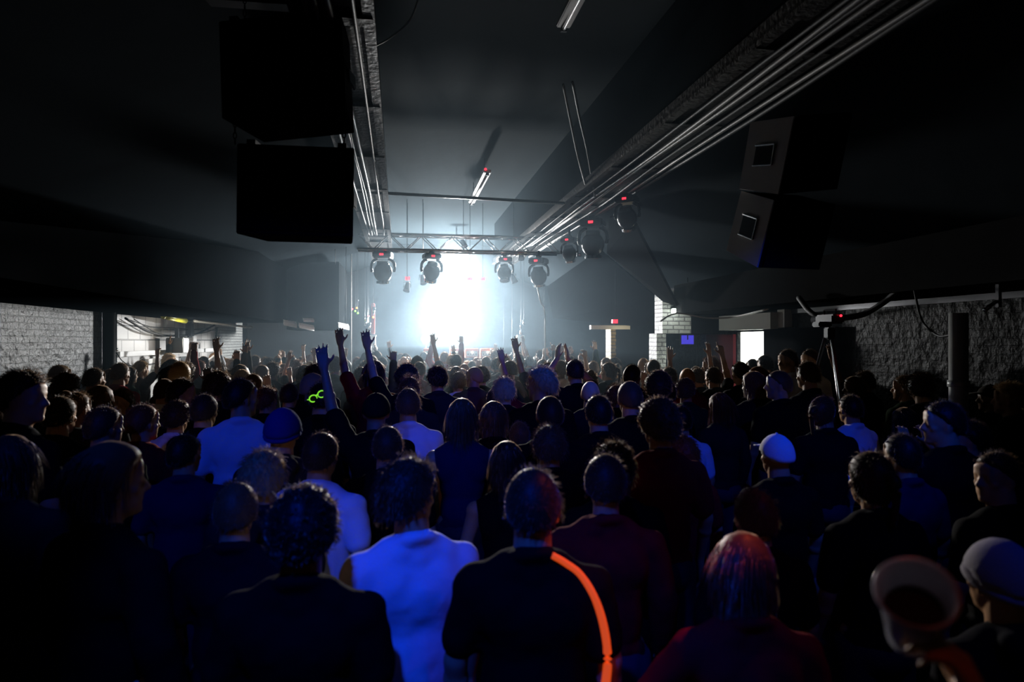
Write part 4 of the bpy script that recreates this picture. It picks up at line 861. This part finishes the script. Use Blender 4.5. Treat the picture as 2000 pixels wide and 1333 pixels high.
for (i, d) in PL:
    px, py, wd, hair, hc, top, tc, pose, fem, yw, tn, sk, lb = W[i]
    p = P(px, py, d); th = STY[hair]['th']; z = max(1.45, min(2.0, p.z)) - th * .5
    q = Vector((p.x, p.y)); fy = face_stage(q.x, q.y)
    c = Vector((p.x, p.y, 0)) - Matrix.Rotation(fy + R(yw), 3, 'Z') @ Vector((0, .02, 0))
    NAMED[i] = person(c, z, fy + R(yw), hair, hc, top, tc, pose, bool(fem), tn, sk, lb); placed.append(Vector((c.x, c.y, z)))
# the rest of the crowd, row by row back from the stage
fill = []; y = 16.0; row = 0
while y > 2.0:
    row += 1; x0 = -4.0 if y > 8 else -4.0 * (y / 8) - .3; x1 = 5.2 if y < 10 else 3.9
    x = max(x0, -4.0) + rng.uniform(0, .4)
    while x < x1:
        q = Vector((x + rng.uniform(-.07, .07), y + rng.uniform(-.12, .12), 0)); pr = proj((q.x, q.y, 1.7))
        if -60 < pr[0] < 2060 and all(clash(q, o) > 1.0 for o in placed) and rng.random() < (.93 if y > 5 else .8):
            fill.append((row, q)); placed.append(q)
        x += rng.uniform(.58, .76) if y > 6 else rng.uniform(.66, .95)
    y -= .60 if y > 6 else .66
ORD = 'first second third fourth fifth sixth seventh eighth ninth tenth eleventh twelfth thirteenth fourteenth fifteenth sixteenth seventeenth eighteenth nineteenth twentieth'.split()
def od(n): return ORD[n - 1] if n <= 20 else 'twenty-' + ORD[n - 21]
cnt = {}
fill = fill[:300 - len(PL)] if len(fill) > 300 - len(PL) else fill
HW = {'short': 'short-haired', 'crop': 'close-cropped', 'messy': 'tousled', 'curly': 'curly-haired', 'bob': 'bob-haired', 'long': 'long-haired', 'tail': 'pony-tailed', 'bun': 'bun-haired', 'quiff': 'quiffed', 'cap': 'capped', 'beanie': 'knit-hatted', 'bald': 'bald', 'afro': 'afro-haired'}
ROWN = {}
for row, q in fill:
    cnt[row] = cnt.get(row, 0) + 1; n = cnt[row]
    fem = rng.random() < .38
    hair = rng.choice(['long', 'bob', 'tail', 'long', 'messy', 'bun']) if fem else rng.choice(['short', 'short', 'crop', 'messy', 'messy', 'short', 'curly', 'quiff', 'bald', 'cap'])
    hc = rng.choice(['black', 'black', 'dark brown', 'dark brown', 'brown', 'brown', 'blond', 'auburn'] if hair != 'cap' else ['black'])
    tc = rng.choice(['black', 'black', 'charcoal', 'charcoal', 'navy', 'brown', 'green', 'red'] + (['white'] if rng.random() < .3 and q.y > 4 else []))
    if q.y < 4.5: tc = rng.choice(['black', 'charcoal', 'navy'])
    pose = 'stand'
    if q.y > 6.2 and rng.random() < .22: pose = rng.choice(['left_up', 'right_up', 'both_up', 'clap', 'left_up', 'fist', 'hold', 'lean'])
    top = rng.choice(['short', 'short', 'long', 'hood']) if not fem else rng.choice(['none', 'short', 'long'])
    turn = rng.choice([0, 0, 0, 0, 30, -30, -60, 60]); turn = turn if q.y < 9 else 0
    if pose != 'stand': fem = False; turn = 0; top = 'short' if top in ('none', 'hood') else top
    if turn: fem = False; top = 'short' if top == 'none' else top
    zt = rng.gauss(1.66 if fem else 1.76, .055); zt = min(1.86, max(1.56, zt))
    if q.y < 4.5: zt = min(zt, 1.66)
    b = person(q, zt, face_stage(q.x, q.y) + rng.uniform(-.25, .25), hair, hc, top, tc, pose, fem, turn, rng.choice([0, 0, 0, 1, 1, 2]),
               '%s person, %s top, row %s from the stage, %s from the brick wall' % (HW[hair], tc, od(row), od(n)), 'crowd facing the stage')
print('people', len(PL), len(fill), 'rows', row)

# ------------------------------------------------------------------ things worn and held
def at_parent(o, p):                    # a part is placed by its world position and keeps it under its parent
    bpy.context.view_layer.update(); o.parent = p; o.matrix_parent_inverse = p.matrix_world.inverted()
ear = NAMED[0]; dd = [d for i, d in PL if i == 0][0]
bm = bmesh.new(); ball(bm, (0, 0, 0), .0055, u=12, v=8); o = link('ear_stud', bm, mat('bright_stud', (.95, .95, .95), .05, 1), ear, True); o.location = HEADC + Vector((-.092, -.012, -.028))
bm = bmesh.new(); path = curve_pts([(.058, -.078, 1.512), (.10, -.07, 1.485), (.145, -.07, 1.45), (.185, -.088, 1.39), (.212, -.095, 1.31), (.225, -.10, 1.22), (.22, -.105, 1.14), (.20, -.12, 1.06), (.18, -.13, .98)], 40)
tube(bm, path, .010, 8, .015); o = link('orange_light_rim', bm, mat('orange_rim_glow', (1, .16, .02), .6, 0, .1, emit=(1, .10, .012), es=.55), ear, True); o['label'] = 'orange light rim as a glowing strip'  # orange-lit rim of the top built as a tube, glow put into emission
gl = NAMED[23]; NEON = mat('green_glow', (.3, 1, .1), .4, emit=(.30, 1, .03), es=.75)
gg = empty('glow_glasses', (0, 0, 0), 'bright green glow glasses pushed up on the back of a dark head', 'glasses'); gg.parent = None
hc = gl.matrix_basis @ (HEADC + Vector((0, -.118, .035))); gg.location = hc; gg.rotation_euler = (R(8), R(-28), gl.rotation_euler.z)
for sx in (-1, 1):
    bm = bmesh.new(); ring = [Vector((sx * .034 + .028 * math.cos(a), 0, .024 * math.sin(a))) for a in [k * math.pi / 10 for k in range(21)]]; tube(bm, ring, .0045, 8); link('rim', bm, NEON, gg, True)
    bm = bmesh.new(); tube(bm, [(sx * .062, 0, .006), (sx * .082, .03, .008), (sx * .088, .11, -.005)], .004, 8); link('temple', bm, NEON, gg, True)
bm = bmesh.new(); tube(bm, curve_pts([(-.008, 0, .006), (0, 0, .012), (.008, 0, .006)], 6), .0045, 8); link('bridge', bm, NEON, gg, True)
# plastic cup held up close to the camera
CUP = P(1762, 1118, .92); hp = Vector((1.06, .60, 0)); yawc = R(4)
holder = person(hp, 1.74, yawc, 'short', 'dark brown', 'short', 'black', 'cup', False, 0, 0, 'person beside the camera place holding the plastic cup, only the arm in view')
cu = empty('plastic_cup', CUP - Vector((0, .02, .05)), 'clear plastic cup held up by a hand, tilted so its round mouth shows', 'cup'); cu.rotation_euler = (R(44), R(-6), -YAW - R(20))
CUPM = mat('cup_plastic', (.75, .74, .85), .12, 0, .6); CUPM.node_tree.nodes['Principled BSDF'].inputs['Transmission Weight'].default_value = .35
bm = bmesh.new(); seg = 40; prof = [(.0, -.06), (.030, -.06), (.034, -.02), (.043, .05), (.047, .058), (.049, .062), (.047, .066), (.043, .060), (.040, .05), (.031, -.02), (.028, -.054), (.0, -.054)]
rings = [[bm.verts.new((r * math.cos(2 * math.pi * k / seg), r * math.sin(2 * math.pi * k / seg), z)) for k in range(seg)] for r, z in prof if r > 0]
for a, b in zip(rings, rings[1:]):
    for k in range(seg): bm.faces.new((a[k], a[(k + 1) % seg], b[(k + 1) % seg], b[k]))
bm.faces.new(rings[0][::-1]); bm.faces.new(rings[-1]); link('cup_wall', bm, CUPM, cu, True)
bm = bmesh.new(); cyl(bm, (0, 0, -.05), (0, 0, .012), .0275, .036, 32); link('drink', bm, mat('dark_drink', (.01, .005, .004), .5, 0, .1), cu)
